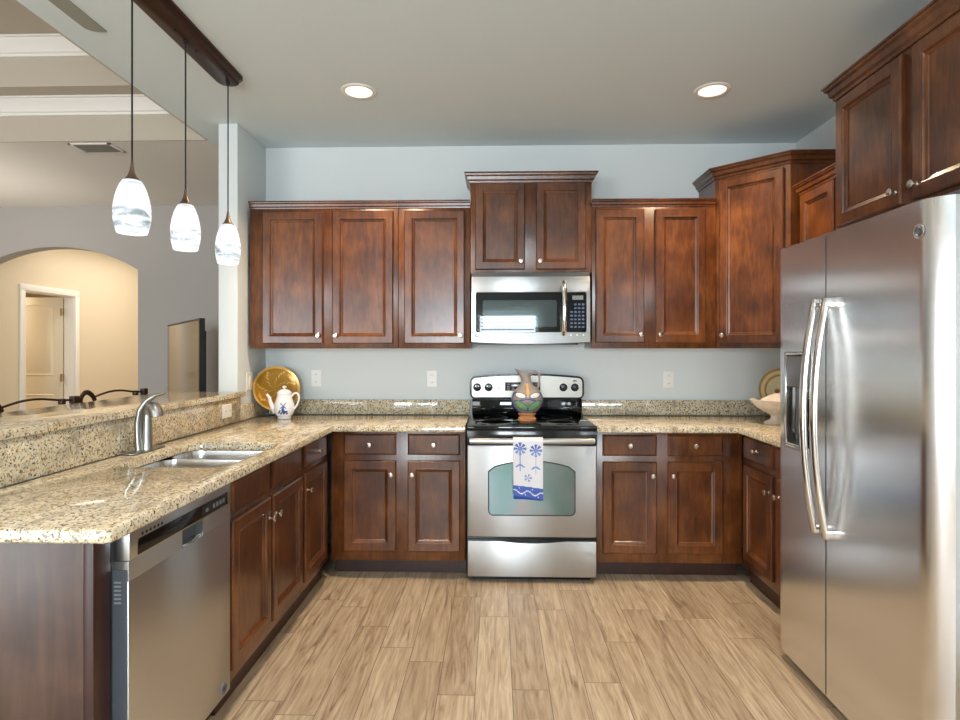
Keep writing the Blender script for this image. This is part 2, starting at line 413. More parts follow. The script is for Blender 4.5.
# ------------------------------------------------------------------ room shell
D = 4.09; CZ = 2.785; XR = 2.06; XS = -1.622
fl = MB().box(-6.7, XR+0.12, -3.3, 9.2, -0.1, 0.0); struct('floor', fl, M_floor)
w = MB().box(XS-0.123, XR+0.12, D, D+0.12, 0, CZ); struct('wall_back', w, M_wall)
w = MB().box(XR, XR+0.12, -3.3, D, 0, CZ); struct('wall_right', w, M_wall)
w = MB().box(XS-0.123, XS, 3.637, D, 0, CZ, 0.006); w.box(XS-0.123, XS-0.003, D+0.12, 5.7, 0, CZ); struct('wall_left', w, M_wall)
w = MB().box(-1.745, -1.632, 1.475, 3.637, 0, 1.064); struct('wall_peninsula', w, M_wall)
# living room wall with a segmental arch
AX0, AX1, AYs, AZc = -5.2, -3.538, 2.155, 2.385
w = MB(); Y0, Y1 = 5.7, 5.84
w.box(-6.7, AX0, Y0, Y1, 0, CZ); w.box(AX1, XS-0.123, Y0, Y1, 0, CZ)
n = 28; cx = (AX0+AX1)/2; hw = (AX1-AX0)/2; rise = AZc-AYs; Rr = (hw*hw+rise*rise)/(2*rise)
ar = []
for k in range(n+1):
    x = AX0+(AX1-AX0)*k/n; ar.append((x, AZc-Rr+math.sqrt(Rr*Rr-(x-cx)**2)))
vv, ff = [], []
for x, z in ar: vv += [(x, Y0, z), (x, Y0, CZ), (x, Y1, z), (x, Y1, CZ)]
for k in range(n):
    a = 4*k; b = a+4
    ff += [[a, b, b+1, a+1], [a+2, a+3, b+3, b+2], [a, a+2, b+2, b], [a+1, b+1, b+3, a+3]]
w.add(vv, ff); struct('wall_arch', w, M_lwall)
w = MB()   # hall and bedroom beyond the arch
w.box(-5.32, -5.2, 5.84, 6.315, 0, CZ); w.box(-5.32, -5.2, 7.10, 9.1, 0, CZ); w.box(-5.32, -5.2, 6.315, 7.10, 2.03, CZ)
w.box(-3.4, -3.28, 5.84, 9.1, 0, CZ); w.box(-8.0, -3.28, 9.1, 9.2, 0, CZ)
struct('wall_hall', w, M_hall)
w = MB().box(-8.0, -7.9, 5.0, 9.1, 0, CZ).box(-7.9, -6.7, 5.7, 5.84, 0, CZ); struct('wall_bedroom', w, M_hall)
w = MB().box(-8.0, -6.7, 5.0, 9.2, -0.1, 0.0); struct('floor_bedroom', w, M_floor)
w = MB().box(-6.7, -6.6, -3.3, 5.7, 0, 3.5); struct('wall_living', w, M_lwall)
# rear wall with windows (behind the camera)
w = MB(); ya, yb = -3.3, -3.2
def holes_wall(w, xs0, xs1, z0, z1, holes):
    xs = xs0
    for (a, b, c, d) in sorted(holes):
        w.box(xs, a, ya, yb, z0, z1); w.box(a, b, ya, yb, z0, c); w.box(a, b, ya, yb, d, z1); xs = b
    w.box(xs, xs1, ya, yb, z0, z1)
holes_wall(w, -6.7, XR+0.12, 0.0, CZ, [(-5.3, -2.7, 0.1, 2.2), (-1.23, -0.47, 1.0, 2.0), (-0.28, 0.70, 1.0, 2.0)])
struct('wall_rear', w, M_wall)
b = MB()
for k in range(16): b.box(-0.27, 0.69, -3.135, -3.12, 1.03+k*0.062, 1.064+k*0.062)
b.box(-0.28, 0.70, -3.15, -3.09, 1.98, 2.03)
struct('window_1', b, M_trim)
# ceilings: kitchen, strips round the tray, tray
TX0, TX1, TY0, TY1 = -5.9, -1.965, -2.2, 3.92
c = MB(); t = 0.012
c.box(TX1+t, XR+0.12, -3.3, D+0.12, CZ, CZ+0.1)
c.box(TX1+t, XS-0.123, D+0.12, 5.84, CZ, CZ+0.1)
struct('ceiling', c, M_ceil)
c = MB()
c.box(-6.7, TX1+t, TY1+t, 5.84, CZ, CZ+0.1); c.box(-6.7, TX1+t, -3.3, TY0-t, CZ, CZ+0.1); c.box(-6.7, TX0-t, TY0-t, TY1+t, CZ, CZ+0.1)
struct('ceiling_living', c, M_lceil)
c = MB().box(-8.0, -3.28, 5.84, 9.2, CZ, CZ+0.1); struct('ceiling_hall', c, M_ceil)
c = MB(); t = 0.012; st = 0.22; Z1, Z2 = 3.06, 3.35
def ring(c, x0, x1, y0, y1, z0, z1, t):
    c.box(x0-t, x0, y0-t, y1+t, z0, z1); c.box(x1, x1+t, y0-t, y1+t, z0, z1); c.box(x0, x1, y0-t, y0, z0, z1); c.box(x0, x1, y1, y1+t, z0, z1)
ring(c, TX0, TX1, TY0, TY1, CZ, Z1, t)
ring(c, TX0+st, TX1-st, TY0+st, TY1-st, Z1+0.04, Z2, t)
ring(c, TX0+st, TX1-st, TY0+st, TY1-st, Z1, Z1+0.04, st+t)
c.box(TX0+st-t, TX1-st+t, TY0+st-t, TY1-st+t, Z2, Z2+0.05)
struct('ceiling_tray', c, M_tray)
def crown_loop(x0, x1, y0, y1, zt, hgt, out):
    q = MB(); pr = [(0, zt-hgt), (out*0.12, zt-hgt), (out*0.16, zt-hgt*0.86), (out*0.3, zt-hgt*0.8), (out*0.45, zt-hgt*0.5), (out*0.8, zt-hgt*0.22), (out*0.85, zt-hgt*0.12), (out, zt-hgt*0.1), (out, zt), (0, zt)]
    q.sweep([(x0, y0), (x0, y1), (x1, y1), (x1, y0), (x0, y0)], pr); return q
struct('trim_1', crown_loop(TX0, TX1, TY0, TY1, Z1, 0.10, 0.09), M_trim)
struct('trim_2', crown_loop(TX0+st, TX1-st, TY0+st, TY1-st, Z2, 0.10, 0.09), M_trim)
g = MB().prism([(-1.815, -0.5), (-1.737, -0.5), (-1.737, 2.57)]+arcpts(-1.765, 2.52, 0.05, PI/2, PI), CZ-0.006, CZ); struct('ceiling_strip', g, M_strip)  # thin grey strip stands for a darker patch on the ceiling
# door casing and hall door
c = MB(); cw = 0.07
for (y0, y1, z0, z1) in ((6.315-cw+0.01, 6.325, 0, 2.02), (7.09, 7.10+cw-0.01, 0, 2.02), (6.315-cw+0.01, 7.10+cw-0.01, 2.02, 2.09)):
    c.box(-5.2, -5.182, y0, y1, z0, z1, 0.004)
c.box(-5.32, -5.2, 6.315, 6.335, 0, 2.03); c.box(-5.32, -5.2, 7.08, 7.10, 0, 2.03); c.box(-5.32, -5.2, 6.335, 7.08, 2.01, 2.03)
struct('trim_4', c, M_trim)
dr = MB()
dr.box(-6.06, -5.335, 7.075, 7.11, 0.01, 2.01, 0.002)
def door_panel(q, x0, x1, z0, z1, arch=0.0):
    pts = [(x0, z0), (x1, z0)]
    for k in range(13):
        x = x1+(x0-x1)*k/12; u = (k/12-0.5)*2; pts.append((x, z1-arch*u*u))
    n = len(pts)
    def rng(d, y): return [(p[0], y, p[1]) for p in offset(ccw(pts), d)]
    vs_ = rng(0, 7.076)+rng(0.012, 7.070)+rng(0.03, 7.0755)+rng(0.05, 7.071)
    fs = [[r*n+i, r*n+(i+1) % n, (r+1)*n+(i+1) % n, (r+1)*n+i] for r in range(3) for i in range(n)]+[[3*n+i for i in range(n)]]
    q.add(vs_, fs)
door_panel(dr, -5.96, -5.44, 1.04, 1.93, 0.05); door_panel(dr, -5.96, -5.44, 0.16, 0.82)
do = struct('door_1', dr, M_door)
for z in (1.83, 1.02, 0.25):
    h_ = MB().tube([(-5.33, 7.066, z-0.045), (-5.33, 7.066, z+0.045)], 0.008, 8).box(-5.36, -5.33, 7.067, 7.0755, z-0.045, z+0.045); h_.build('hinge', M_brass, do)

# ------------------------------------------------------------------ kitchen cabinets
DOORP = [(0, 0), (0, 0.015), (0.006, 0.021), (0.046, 0.021), (0.049, 0.0225), (0.053, 0.021), (0.056, 0.014), (0.066, 0.010), (0.069, 0.0065)]
DRAWP = [(0, 0), (0, 0.012), (0.010, 0.019)]
KN = [(0.0, 0.0), (0.009, 0.0), (0.009, 0.002), (0.005, 0.006), (0.005, 0.016), (0.009, 0.020), (0.0155, 0.022), (0.0155, 0.026), (0.011, 0.030), (0.0, 0.031)]
def knob(parent, pos, nrm):
    q = MB().lathe(KN, (0, 0, 0), 14)
    N = Vector(nrm); R = Vector((0, 0, 1)).rotation_difference(N).to_matrix()
    q.v = [tuple(R @ Vector(p)+Vector(pos)) for p in q.v]
    return q.build('knob', M_nickel, parent)
def cab_door(root, org, u, n, w, h, kpos=None, prof=DOORP, name='door'):
    d = MB().panel(org, u, n, w, h, prof).build(name, M_wood, root, ang=20)
    if kpos:
        p = Vector(org)+Vector(u)*kpos[0]+Vector((0, 0, 1))*kpos[1]+Vector(n)*0.019
        knob(d, p, n)
    return d
XU, NY = (1, 0, 0), (0, -1, 0)
CZT = 0.876
# --- back-left base cabinet
def base_back(x0, x1, d1, d2, label, side):
    r = thing('base_cabinet', label, 'cabinet', ((x0+x1)/2, 3.75, 0), 'base cabinets under the granite counters')
    MB().box(x0, x1, 3.485, 4.085, 0.105, CZT, 0.002).build('cabinet_body', M_wood, r)
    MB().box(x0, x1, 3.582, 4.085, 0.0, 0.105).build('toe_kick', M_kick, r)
    for (a, b), kx in ((d1, 'r'), (d2, 'l')):
        cab_door(r, (a, 3.485, 0.737), XU, NY, b-a, 0.125, ((b-a)/2, 0.062), DRAWP, 'drawer')
        cab_door(r, (a, 3.485, 0.163), XU, NY, b-a, 0.54, (b-a-0.028 if kx == 'r' else 0.028, 0.46))
    return r
base_back(-0.985, -0.181, (-0.908, -0.594), (-0.525, -0.213), 'two-door cherry base cabinet between sink run and left of range', 0)
base_back(0.594, 1.445, (0.628, 0.945), (1.009, 1.329), 'two-door cherry base cabinet just right of the range', 1)
# --- left run
XP, UY = (1, 0, 0), (0, 1, 0)
def base_left(y0, y1, name, label, doors, drawers):
    r = thing(name, label, 'cabinet', (-1.3, (y0+y1)/2, 0), 'base cabinets under the granite counters')
    if name == 'sink_base_cabinet':
        b = MB().box(-1.03, -1.005, y0, y1, 0.105, CZT, 0.002).box(-1.60, -1.03, y0, y0+0.015, 0.105, CZT).box(-1.60, -1.03, y1-0.015, y1, 0.105, CZT).box(-1.60, -1.03, y0, y1, 0.105, 0.12).box(-1.60, -1.59, y0, y1, 0.12, CZT)
        b.build('cabinet_body', M_wood, r)
    else: MB().box(-1.60, -1.005, y0, y1, 0.105, CZT, 0.002).build('cabinet_body', M_wood, r)
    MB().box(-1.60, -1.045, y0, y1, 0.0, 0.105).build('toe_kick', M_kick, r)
    for a, b, k in doors: cab_door(r, (-1.005, a, 0.155), UY, XP, b-a, 0.562, (k, 0.475))
    for a, b, k in drawers: cab_door(r, (-1.005, a, 0.745), UY, XP, b-a, 0.122, ((b-a)/2, 0.061) if k else None, DRAWP, 'drawer' if k else 'drawer_front')
    return r
base_left(2.152, 2.985, 'sink_base_cabinet', 'cherry sink base cabinet beside the dishwasher, two plain drawer fronts without knobs',
          [(2.172, 2.548, 0.376-0.026), (2.572, 2.965, 0.026)], [(2.172, 2.528, 0), (2.580, 2.948, 0)])
base_left(2.987, 3.483, 'base_cabinet', 'narrow cherry base cabinet in the left corner, one knobbed drawer above one door',
          [(3.01, 3.39, 0.026)], [(3.01, 3.39, 1)])
# --- right run
r = thing('base_cabinet', 'cherry base cabinet on the right wall, partly hidden by the refrigerator', 'cabinet', (1.75, 3.05, 0), 'base cabinets under the granite counters')
MB().box(1.447, 2.055, 2.68, 3.483, 0.105, CZT, 0.002).build('cabinet_body', M_wood, r)
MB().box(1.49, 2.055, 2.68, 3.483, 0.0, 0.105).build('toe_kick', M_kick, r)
for (a, b), k in (((3.08, 3.43), 'n'), ((2.70, 3.03), 'f')):
    cab_door(r, (1.447, b, 0.737), (0, -1, 0), (-1, 0, 0), b-a, 0.128, ((b-a)/2, 0.064), DRAWP, 'drawer')
    cab_door(r, (1.447, b, 0.155), (0, -1, 0), (-1, 0, 0), b-a, 0.548, (b-a-0.028 if k == 'n' else 0.028, 0.46))

# --- peninsula end panel and filler
r = thing('peninsula_end_panel', 'walnut-toned wood panel closing the near end of the sink peninsula', 'panel', (-1.35, 1.5, 0))
MB().box(-1.745, -1.056, 1.475-0.003, 1.475, 0, CZT, 0.002).build('panel', M_endp, r)
MB().box(-1.055, -1.028, 1.469, 1.538, 0, CZT, 0.003).build('corner_stile', M_kick, r)
MB().box(-1.62, -1.056, 1.4755, 1.538, 0, CZT).build('filler', M_wood, r)

# --- upper cabinets
CRN = lambda z, h, o: [(0, z-h), (o*0.15, z-h), (o*0.2, z-h*0.82), (o*0.45, z-h*0.7), (o*0.55, z-h*0.4), (o*0.8, z-h*0.28), (o*0.85, z-h*0.15), (o, z-h*0.12), (o, z), (0, z)]
def upper_back(x0, x1, z0, z1, ztop, doors, label, crown_path, ch, co, cz=2.322):
    r = thing('wall_cabinet', label, 'cabinet', ((x0+x1)/2, 3.9, z0), 'wall cabinets with crown moulding')
    MB().box(x0, x1, 3.77, D-0.002, z0, ztop, 0.002).build('cabinet_body', M_wood, r)
    for a, b, zz0, zz1, k in doors:
        cab_door(r, (a, 3.77, zz0), XU, NY, b-a, zz1-zz0, (b-a-0.026 if k == 'r' else 0.026, 0.052))
    MB().sweep(crown_path, CRN(cz, ch, co)).build('crown_moulding', M_wood, r, ang=20)
    return r
upper_back(-1.600, -0.632, 1.372, 0, 2.30, [(-1.513, -1.118, 1.402, 2.257, 'r'), (-1.057, -0.662, 1.402, 2.257, 'l')],
           'wide two-door cherry wall cabinet at the far left of the back wall', [(-1.600, 3.77), (-0.632, 3.77)], 0.046, 0.030)
upper_back(-0.630, -0.166, 1.372, 0, 2.30, [(-0.591, -0.202, 1.402, 2.257, 'r')],
           'single-door cherry wall cabinet just left of the microwave', [(-0.630, 3.77), (-0.166, 3.77)], 0.046, 0.030)
upper_back(-0.164, 0.612, 1.852, 0, 2.48, [(-0.134, 0.185, 1.876, 2.433, 'r'), (0.255, 0.573, 1.876, 2.433, 'l')],
           'raised two-door cherry wall cabinet above the microwave', [(-0.164, D-0.003), (-0.164, 3.77), (0.612, 3.77), (0.612, D-0.003)], 0.062, 0.038, 2.498)
upper_back(0.614, 1.396, 1.372, 0, 2.30, [(0.634, 0.943, 1.408, 2.258, 'r'), (1.012, 1.330, 1.408, 2.258, 'l')],
           'two-door cherry wall cabinet just right of the microwave', [(0.614, 3.77), (1.396, 3.77)], 0.046, 0.030)
# diagonal corner cabinet
r = thing('corner_wall_cabinet', 'tall single-door diagonal cherry cabinet in the back right corner', 'cabinet', (1.75, 3.8, 1.372), 'wall cabinets with crown moulding')
A, B = Vector((1.400, 3.785)), Vector((1.718, 3.467))
MB().prism([(A.x, A.y), (B.x, B.y), (XR-0.003, B.y), (XR-0.003, D-0.003), (A.x, D-0.003)], 1.372, 2.49).build('cabinet_body', M_wood, r, ang=20)
ud = (B-A).normalized(); nd = Vector((ud.y, -ud.x))
if nd.y > 0: nd = -nd
o0 = A+ud*0.033
cab_door(r, (o0.x, o0.y, 1.402), (ud.x, ud.y, 0), (nd.x, nd.y, 0), 0.385, 1.03, (0.026, 0.052))
MB().sweep([(A.x, D-0.003), (A.x, A.y), (B.x, B.y), (XR-0.003, B.y)], CRN(2.515, 0.065, 0.046)).build('crown_moulding', M_wood, r, ang=20)
# right wall cabinet
r = thing('wall_cabinet', 'low cherry wall cabinet on the right wall between corner cabinet and refrigerator cabinet', 'cabinet', (1.9, 3.06, 1.372), 'wall cabinets with crown moulding')
MB().box(1.742, XR-0.003, 2.672, 3.405, 1.372, 2.28, 0.002).build('cabinet_body', M_wood, r)
cab_door(r, (1.742, 3.375, 1.402), (0, -1, 0), (-1, 0, 0), 0.33, 0.835, (0.304, 0.05))
cab_door(r, (1.742, 3.015, 1.402), (0, -1, 0), (-1, 0, 0), 0.30, 0.835, (0.026, 0.05))
MB().sweep([(XR-0.004, 3.405), (1.742, 3.405), (1.742, 2.672)], CRN(2.305, 0.06, 0.035)).build('crown_moulding', M_wood, r, ang=20)
# refrigerator cabinet
r = thing('refrigerator_cabinet', 'deep two-door cherry cabinet over the refrigerator', 'cabinet', (1.8, 2.2, 1.87), 'wall cabinets with crown moulding')
MB().box(1.52, XR-0.003, 1.70, 2.668, 1.872, 2.51, 0.002).build('cabinet_body', M_wood, r)
cab_door(r, (1.52, 2.636, 1.902), (0, -1, 0), (-1, 0, 0), 0.418, 0.558, (0.392, 0.05))
cab_door(r, (1.52, 2.158, 1.902), (0, -1, 0), (-1, 0, 0), 0.425, 0.558, (0.026, 0.05))
MB().sweep([(XR-0.003, 2.668), (1.52, 2.668), (1.52, 1.70)], CRN(2.545, 0.07, 0.042)).build('crown_moulding', M_wood, r, ang=20)

# ------------------------------------------------------------------ granite
SX0, SX1, SY0, SY1 = -1.465, -1.035, 2.205, 2.79
outer = [(-1.60, 1.43)]+arcpts(-0.978, 1.448, 0.018, -PI/2, 0)+[(-0.96, 3.44), (-0.182, 3.44), (-0.182, 4.055), (-1.60, 4.055)]
hole = rrect(SX0, SX1, SY0, SY1, 0.065, 8)
o = MB().slab(outer, 0.8765, 0.914, [hole], 0.009).build('granite_countertop', M_gran)
tag(o, 'L-shaped speckled granite countertop with the sink cut into it, left of the range', 'countertop')
outer = [(0.592, 3.44), (1.40, 3.44), (1.40, 2.682), (2.035, 2.682), (2.035, 4.055), (0.592, 4.055)]
o = MB().slab(outer, 0.8765, 0.914, [], 0.009).build('granite_countertop', M_gran)
tag(o, 'speckled granite countertop right of the range, turning toward the refrigerator', 'countertop')
o = MB().slab([(-2.06, 1.38), (-1.590, 1.38), (-1.590, 3.68), (-1.612, 3.68), (-1.622, 3.630), (-2.06, 3.630)], 1.066, 1.10, [], 0.009).build('granite_bar_top', M_gran)
tag(o, 'raised granite bar top running above the sink splash on the left', 'bar top')
SPL = 'granite backsplash strips'
def splash(x0, x1, y0, y1, z1, label):
    o = MB().box(x0, x1, y0, y1, 0.9145, z1, 0.003).build('granite_backsplash', M_gran); tag(o, label, 'backsplash', SPL)
splash(-1.631, -1.602, 1.43, 3.636, 1.065, 'tall granite splash rising behind the faucet to the raised bar')
splash(-1.621, -1.602, 3.64, 4.086, 1.016, 'short granite backsplash on the left wall stub behind the golden plate')
splash(-1.600, -0.180, 4.058, 4.087, 1.016, 'low granite backsplash on the back wall left of the range')
splash(0.592, 2.034, 4.058, 4.087, 1.016, 'low granite backsplash on the back wall right of the range')
splash(2.037, 2.057, 2.682, 4.086, 1.016, 'low granite backsplash on the right wall beside the refrigerator')

# ------------------------------------------------------------------ sink and faucet
r = thing('kitchen_sink', 'undermount double-bowl stainless sink set in the left granite counter', 'sink', ((SX0+SX1)/2, 2.5, 0.69))
def bowl(y0, y1):
    q = MB(); n = 0; zs = [(-0.006, 0.874), (0.0, 0.874), (0.004, 0.85), (0.012, 0.72), (0.022, 0.70), (0.04, 0.692), (0.065, 0.690)]
    base = rrect(SX0-0.008, SX1+0.008, y0, y1, 0.07, 8); k = len(base)
    for ins, z in zs: q.v += [(x, y, z) for x, y in offset(base, ins)]
    for a in range(len(zs)-1):
        for i in range(k): q.f.append([a*k+i, a*k+(i+1) % k, a*k+k+(i+1) % k, a*k+k+i]); q.m.append(0)
    q.f.append([(len(zs)-1)*k+i for i in range(k)]); q.m.append(0)
    b_ = q.build('bowl', M_sink, r, recalc=False)
    MB().lathe([(0.0, 0.692), (0.042, 0.692), (0.042, 0.695), (0.034, 0.695), (0.03, 0.692), (0.0, 0.692)], ((SX0+SX1)/2, (y0+y1)/2, 0.001), 24).build('drain', M_chrome, b_)
M_sink = steel('sink_steel', 0.72, 0.22)
bowl(SY0-0.008, 2.565); bowl(2.58, SY1+0.008)
MB().box(SX0+0.09, SX1-0.09, 2.564, 2.581, 0.80, 0.874, 0.004).build('divider', M_sink, r)
fx, fy = -1.553, 2.55
r = thing('kitchen_faucet', 'single-handle brushed nickel faucet beside the sink', 'faucet', (fx, fy, 0.914))
MB().slab(rrect(fx-0.030, fx+0.034, fy-0.125, fy+0.125, 0.03, 8), 0.9143, 0.922, [], 0.004).build('base_plate', M_faucet, r)
MB().lathe([(0.026, 0.921), (0.024, 0.935), (0.021, 0.98), (0.019, 1.04), (0.018, 1.075), (0.010, 1.085), (0.0, 1.086)], (fx+0.012, fy, 0), 24).build('body', M_faucet, r)
MB().tube([(fx+0.006, fy, 1.06), (fx+0.012, fy, 1.092), (fx+0.026, fy, 1.112), (fx+0.044, fy-0.004, 1.108), (fx+0.056, fy-0.006, 1.09), (fx+0.060, fy-0.008, 1.066)], [0.016, 0.021, 0.024, 0.026, 0.027, 0.028], 18).build('spout', M_faucet, r)
MB().tube([(fx-0.014, fy-0.015, 0.921), (fx-0.018, fy-0.016, 0.98), (fx-0.018, fy-0.017, 1.04), (fx-0.008, fy-0.017, 1.095), (fx+0.018, fy-0.012, 1.137), (fx+0.052, fy-0.004, 1.160), (fx+0.09, fy, 1.168)], [0.017, 0.015, 0.015, 0.014, 0.012, 0.008, 0.005], 14, ry=[0.020, 0.019, 0.019, 0.018, 0.016, 0.012, 0.009]).build('handle', M_faucet, r)

# ------------------------------------------------------------------ dishwasher
r = thing('dishwasher', 'stainless steel dishwasher at the near end of the sink peninsula', 'dishwasher', (-1.3, 1.85, 0))
dy0, dy1, dxf = 1.546, 2.148, -0.985
MB().box(-1.60, -1.03, dy0-0.003, dy1, 0.10, 0.872).build('tub', M_dgrey, r)
MB().box(-1.60, -1.06, dy0, dy1, 0.0, 0.10).build('toe_panel', M_bplas, r)
d = MB()
py0, py1, pz0, pz1 = 1.815, 1.945, 0.738, 0.792
d.box(-1.03, dxf, dy0, dy1, 0.105, pz0, 0.003).box(-1.03, dxf, dy0, py0, pz0, pz1).box(-1.03, dxf, py1, dy1, pz0, pz1).box(-1.03, dxf-0.032, py0, py1, pz0, pz1)
d = d.build('door', M_dsteel, r)
MB().box(-1.028, dxf-0.004, dy0-0.0025, dy0-0.0003, 0.11, 0.77, 0.0).build('door_edge', M_dgrey, d)
for k in range(6): MB().box(-1.022, dxf-0.018, dy0-0.0045, dy0-0.002, 0.735-k*0.011, 0.740-k*0.011).build('side_vent', M_gplas, d)
MB().tube([(dxf-0.012, py0+0.005, pz0+0.002), (dxf-0.004, (py0+py1)/2, pz0-0.004), (dxf-0.012, py1-0.005, pz0+0.002)], 0.006, 8).build('pocket_lip', M_chrome, d)
MB().box(dxf-0.0325, dxf-0.028, py0+0.001, py1-0.001, pz0+0.001, pz1-0.001).build('pocket_shade_liner', M_dgrey, d)  # dark sheet at the back of the recess, its shade put in as colour
p = MB().box(-1.03, dxf+0.002, dy0, dy1, 0.7925, 0.868, 0.003).build('control_panel', M_dsteel, r)
MB().box(dxf+0.0005, dxf+0.004, 1.582, 2.118, 0.798, 0.842, 0.001).build('black_strip', M_black, p)
MB().box(dxf+0.004, dxf+0.0048, 1.93, 2.105, 0.802, 0.838).build('display', M_bplas, p)
for k in range(4): MB().box(dxf+0.0048, dxf+0.0056, 2.005+k*0.024, 2.018+k*0.024, 0.812, 0.828).build('button', M_gplas, p)
MB().box(dxf+0.0048, dxf+0.0056, 1.955, 1.972, 0.812, 0.824).build('button', M_gplas, p)
for k in range(6): MB().box(dxf+0.0015, dxf+0.003, 1.60+k*0.019, 1.608+k*0.019, 0.847, 0.855).build('vent_slot', M_bplas, p)
def emblem(parent, pos, nrm, rad, mats, strokes, name='emblem', thick=0.003):
    q = MB().lathe([(0, 0), (rad, 0), (rad, thick*0.7), (rad*0.9, thick), (rad*0.82, thick*0.8), (0, thick*0.8)], seg=28)
    q.tube([(rad*0.72*math.cos(a), rad*0.72*math.sin(a), thick*0.9) for a in [2*PI*k/24 for k in range(25)]], rad*0.05, 6, mi=1)
    for s_ in strokes: q.tube([(rad*x, rad*y, thick*0.95) for x, y in s_], rad*0.075, 6, mi=1)
    N = Vector(nrm); Z = Vector((0, 0, 1)); X = Z.cross(N).normalized(); Mx = Matrix((X, Z, N)).transposed()
    q.v = [tuple(Mx @ Vector(v)+Vector(pos)) for v in q.v]
    return q.build(name, mats, parent)
def arcst(cx, cy, r, a0, a1, n=9): return [(cx+r*math.cos(a0+(a1-a0)*k/n), cy+r*math.sin(a0+(a1-a0)*k/n)) for k in range(n+1)]
GE = [arcst(-0.2, 0.08, 0.26, 0.4, 5.2)+[(-0.1, -0.05), (-0.22, -0.02)], arcst(0.22, 0.2, 0.17, 0.2, 4.6), arcst(0.22, -0.16, 0.2, 1.7, 6.2)]
WH = [arcst(0, 0, 0.42, 0.3, 4.4), [(-0.3, 0.25), (-0.12, -0.25), (0.0, 0.15), (0.14, -0.25), (0.3, 0.3)], arcst(0.05, 0.0, 0.55, -1.6, 0.6)]
emblem(d, (dxf, 2.098, 0.135), (1, 0, 0), 0.022, [M_gplas, M_dgrey], WH, thick=0.0012)

# ------------------------------------------------------------------ range
r = thing('electric_range', 'stainless and black electric range between the back wall base cabinets', 'stove', (0.205, 3.75, 0))
rx0, rx1, ryf = -0.171, 0.589, 3.437
MB().box(rx0, rx1, ryf+0.02, 4.05, 0.03, 0.893).box(rx0+0.03, rx1-0.03, ryf+0.05, 4.04, 0.0, 0.03).build('body', M_black, r)
MB().box(rx0-0.001, rx1+0.001, ryf-0.008, 4.05, 0.893, 0.917, 0.006).build('cooktop', M_bglass, r)
for cx_, cy_, rr in ((0.0, 3.63, 0.10), (0.40, 3.63, 0.085), (0.0, 3.88, 0.075), (0.40, 3.88, 0.10)):
    MB().lathe([(rr-0.002, 0.9172), (rr, 0.9174), (rr+0.002, 0.9172)], (cx_, cy_, 0), 40).build('burner_ring', M_gplas, r)
MB().box(rx0, rx1, ryf-0.004, ryf+0.02, 0.806, 0.892, 0.003).build('front_panel', M_black, r)
q = MB().tube([(rx0+0.02, 3.400, 0.833), ((rx0+rx1)/2, 3.390, 0.833), (rx1-0.02, 3.400, 0.833)], 0.017, 12, ry=0.012)
q.box(rx0+0.015, rx0+0.045, 3.400, ryf-0.003, 0.820, 0.846, 0.003).box(rx1-0.045, rx1-0.015, 3.400, ryf-0.003, 0.820, 0.846, 0.003)
od = MB().box(rx0+0.004, rx1-0.004, ryf-0.012, ryf+0.02, 0.268, 0.803, 0.006).build('oven_door', M_steel, r)
q.build('handle', M_steel, od)
# window with arched top
wp = [(-0.03, 0.398), (0.44, 0.398)]
wpoly = []
def rr_arch(x0, x1, z0, z1, rise, rc):
    o = []
    for k in range(6): a = PI+PI/2*k/5; o.append((x0+rc+rc*math.cos(a), z0+rc+rc*math.sin(a)))
    for k in range(6): a = -PI/2+PI/2*k/5; o.append((x1-rc+rc*math.cos(a), z0+rc+rc*math.sin(a)))
    m = 14
    for k in range(m+1):
        x = x1+(x0-x1)*k/m; u = (k/m-0.5)*2; e = 0.015*max(0, (abs(u)-0.92)/0.08)**2; o.append((x, z1+rise*(1-u*u)-e))
    return o
wpoly = ccw(rr_arch(-0.040, 0.456, 0.400, 0.665, 0.045, 0.025))
def plate_xz(poly, y0, y1, mi=0, q=None):
    q = q or MB(); n = len(poly)
    q.add([(x, y0, z) for x, z in poly]+[(x, y1, z) for x, z in poly], [[i, (i+1) % n, n+(i+1) % n, n+i] for i in range(n)]+[list(range(n)), [n+i for i in range(n)][::-1]], mi); return q
M_oven, nt_, b_o = newmat('tinted_oven_glass')
tc_ = nt_.nodes.new('ShaderNodeTexCoord'); nz_ = nt_.nodes.new('ShaderNodeTexNoise'); nz_.inputs['Scale'].default_value = 4.5; nz_.inputs['Detail'].default_value = 1
nt_.links.new(tc_.outputs['Object'], nz_.inputs['Vector'])
rp_ = ramp(nt_, [(0.32, rgb(112, 140, 138)), (0.46, rgb(124, 146, 148)), (0.56, rgb(134, 150, 154)), (0.68, rgb(152, 144, 146))])
nt_.links.new(nz_.outputs['Fac'], rp_.inputs['Fac']); nt_.links.new(rp_.outputs['Color'], b_o.inputs['Base Color'])
b_o.inputs['Metallic'].default_value = 0.85; b_o.inputs['Roughness'].default_value = 0.12
plate_xz(offset(wpoly, -0.007), ryf-0.0135, ryf-0.011).build('window_frame', M_bplas, od)
plate_xz(wpoly, ryf-0.015, ryf-0.0115).build('window', M_oven, od)
dw = MB().box(rx0+0.004, rx1-0.004, ryf-0.012, ryf+0.02, 0.035, 0.246, 0.006).build('storage_drawer', M_steel, r)
hp = [(0.0, 0.247), (0.41, 0.247)]+[(0.41-0.41*k/12, 0.247-0.014*math.sin(PI*k/12)) for k in range(1, 12)]
plate_xz(ccw(hp), ryf-0.014, ryf-0.010).build('grip_recess', M_black, dw)
# backguard
bg = rr_arch(rx0-0.008, rx1+0.008, 1.028, 1.165, 0.028, 0.03)
bgo = ccw(rrect(rx0-0.006, rx1+0.006, 1.028, 1.178, 0.035, 6))
bgo = [(x, z+(0.022*(1-((x-0.205)/0.39)**2) if z > 1.1 else 0)) for x, z in bgo]
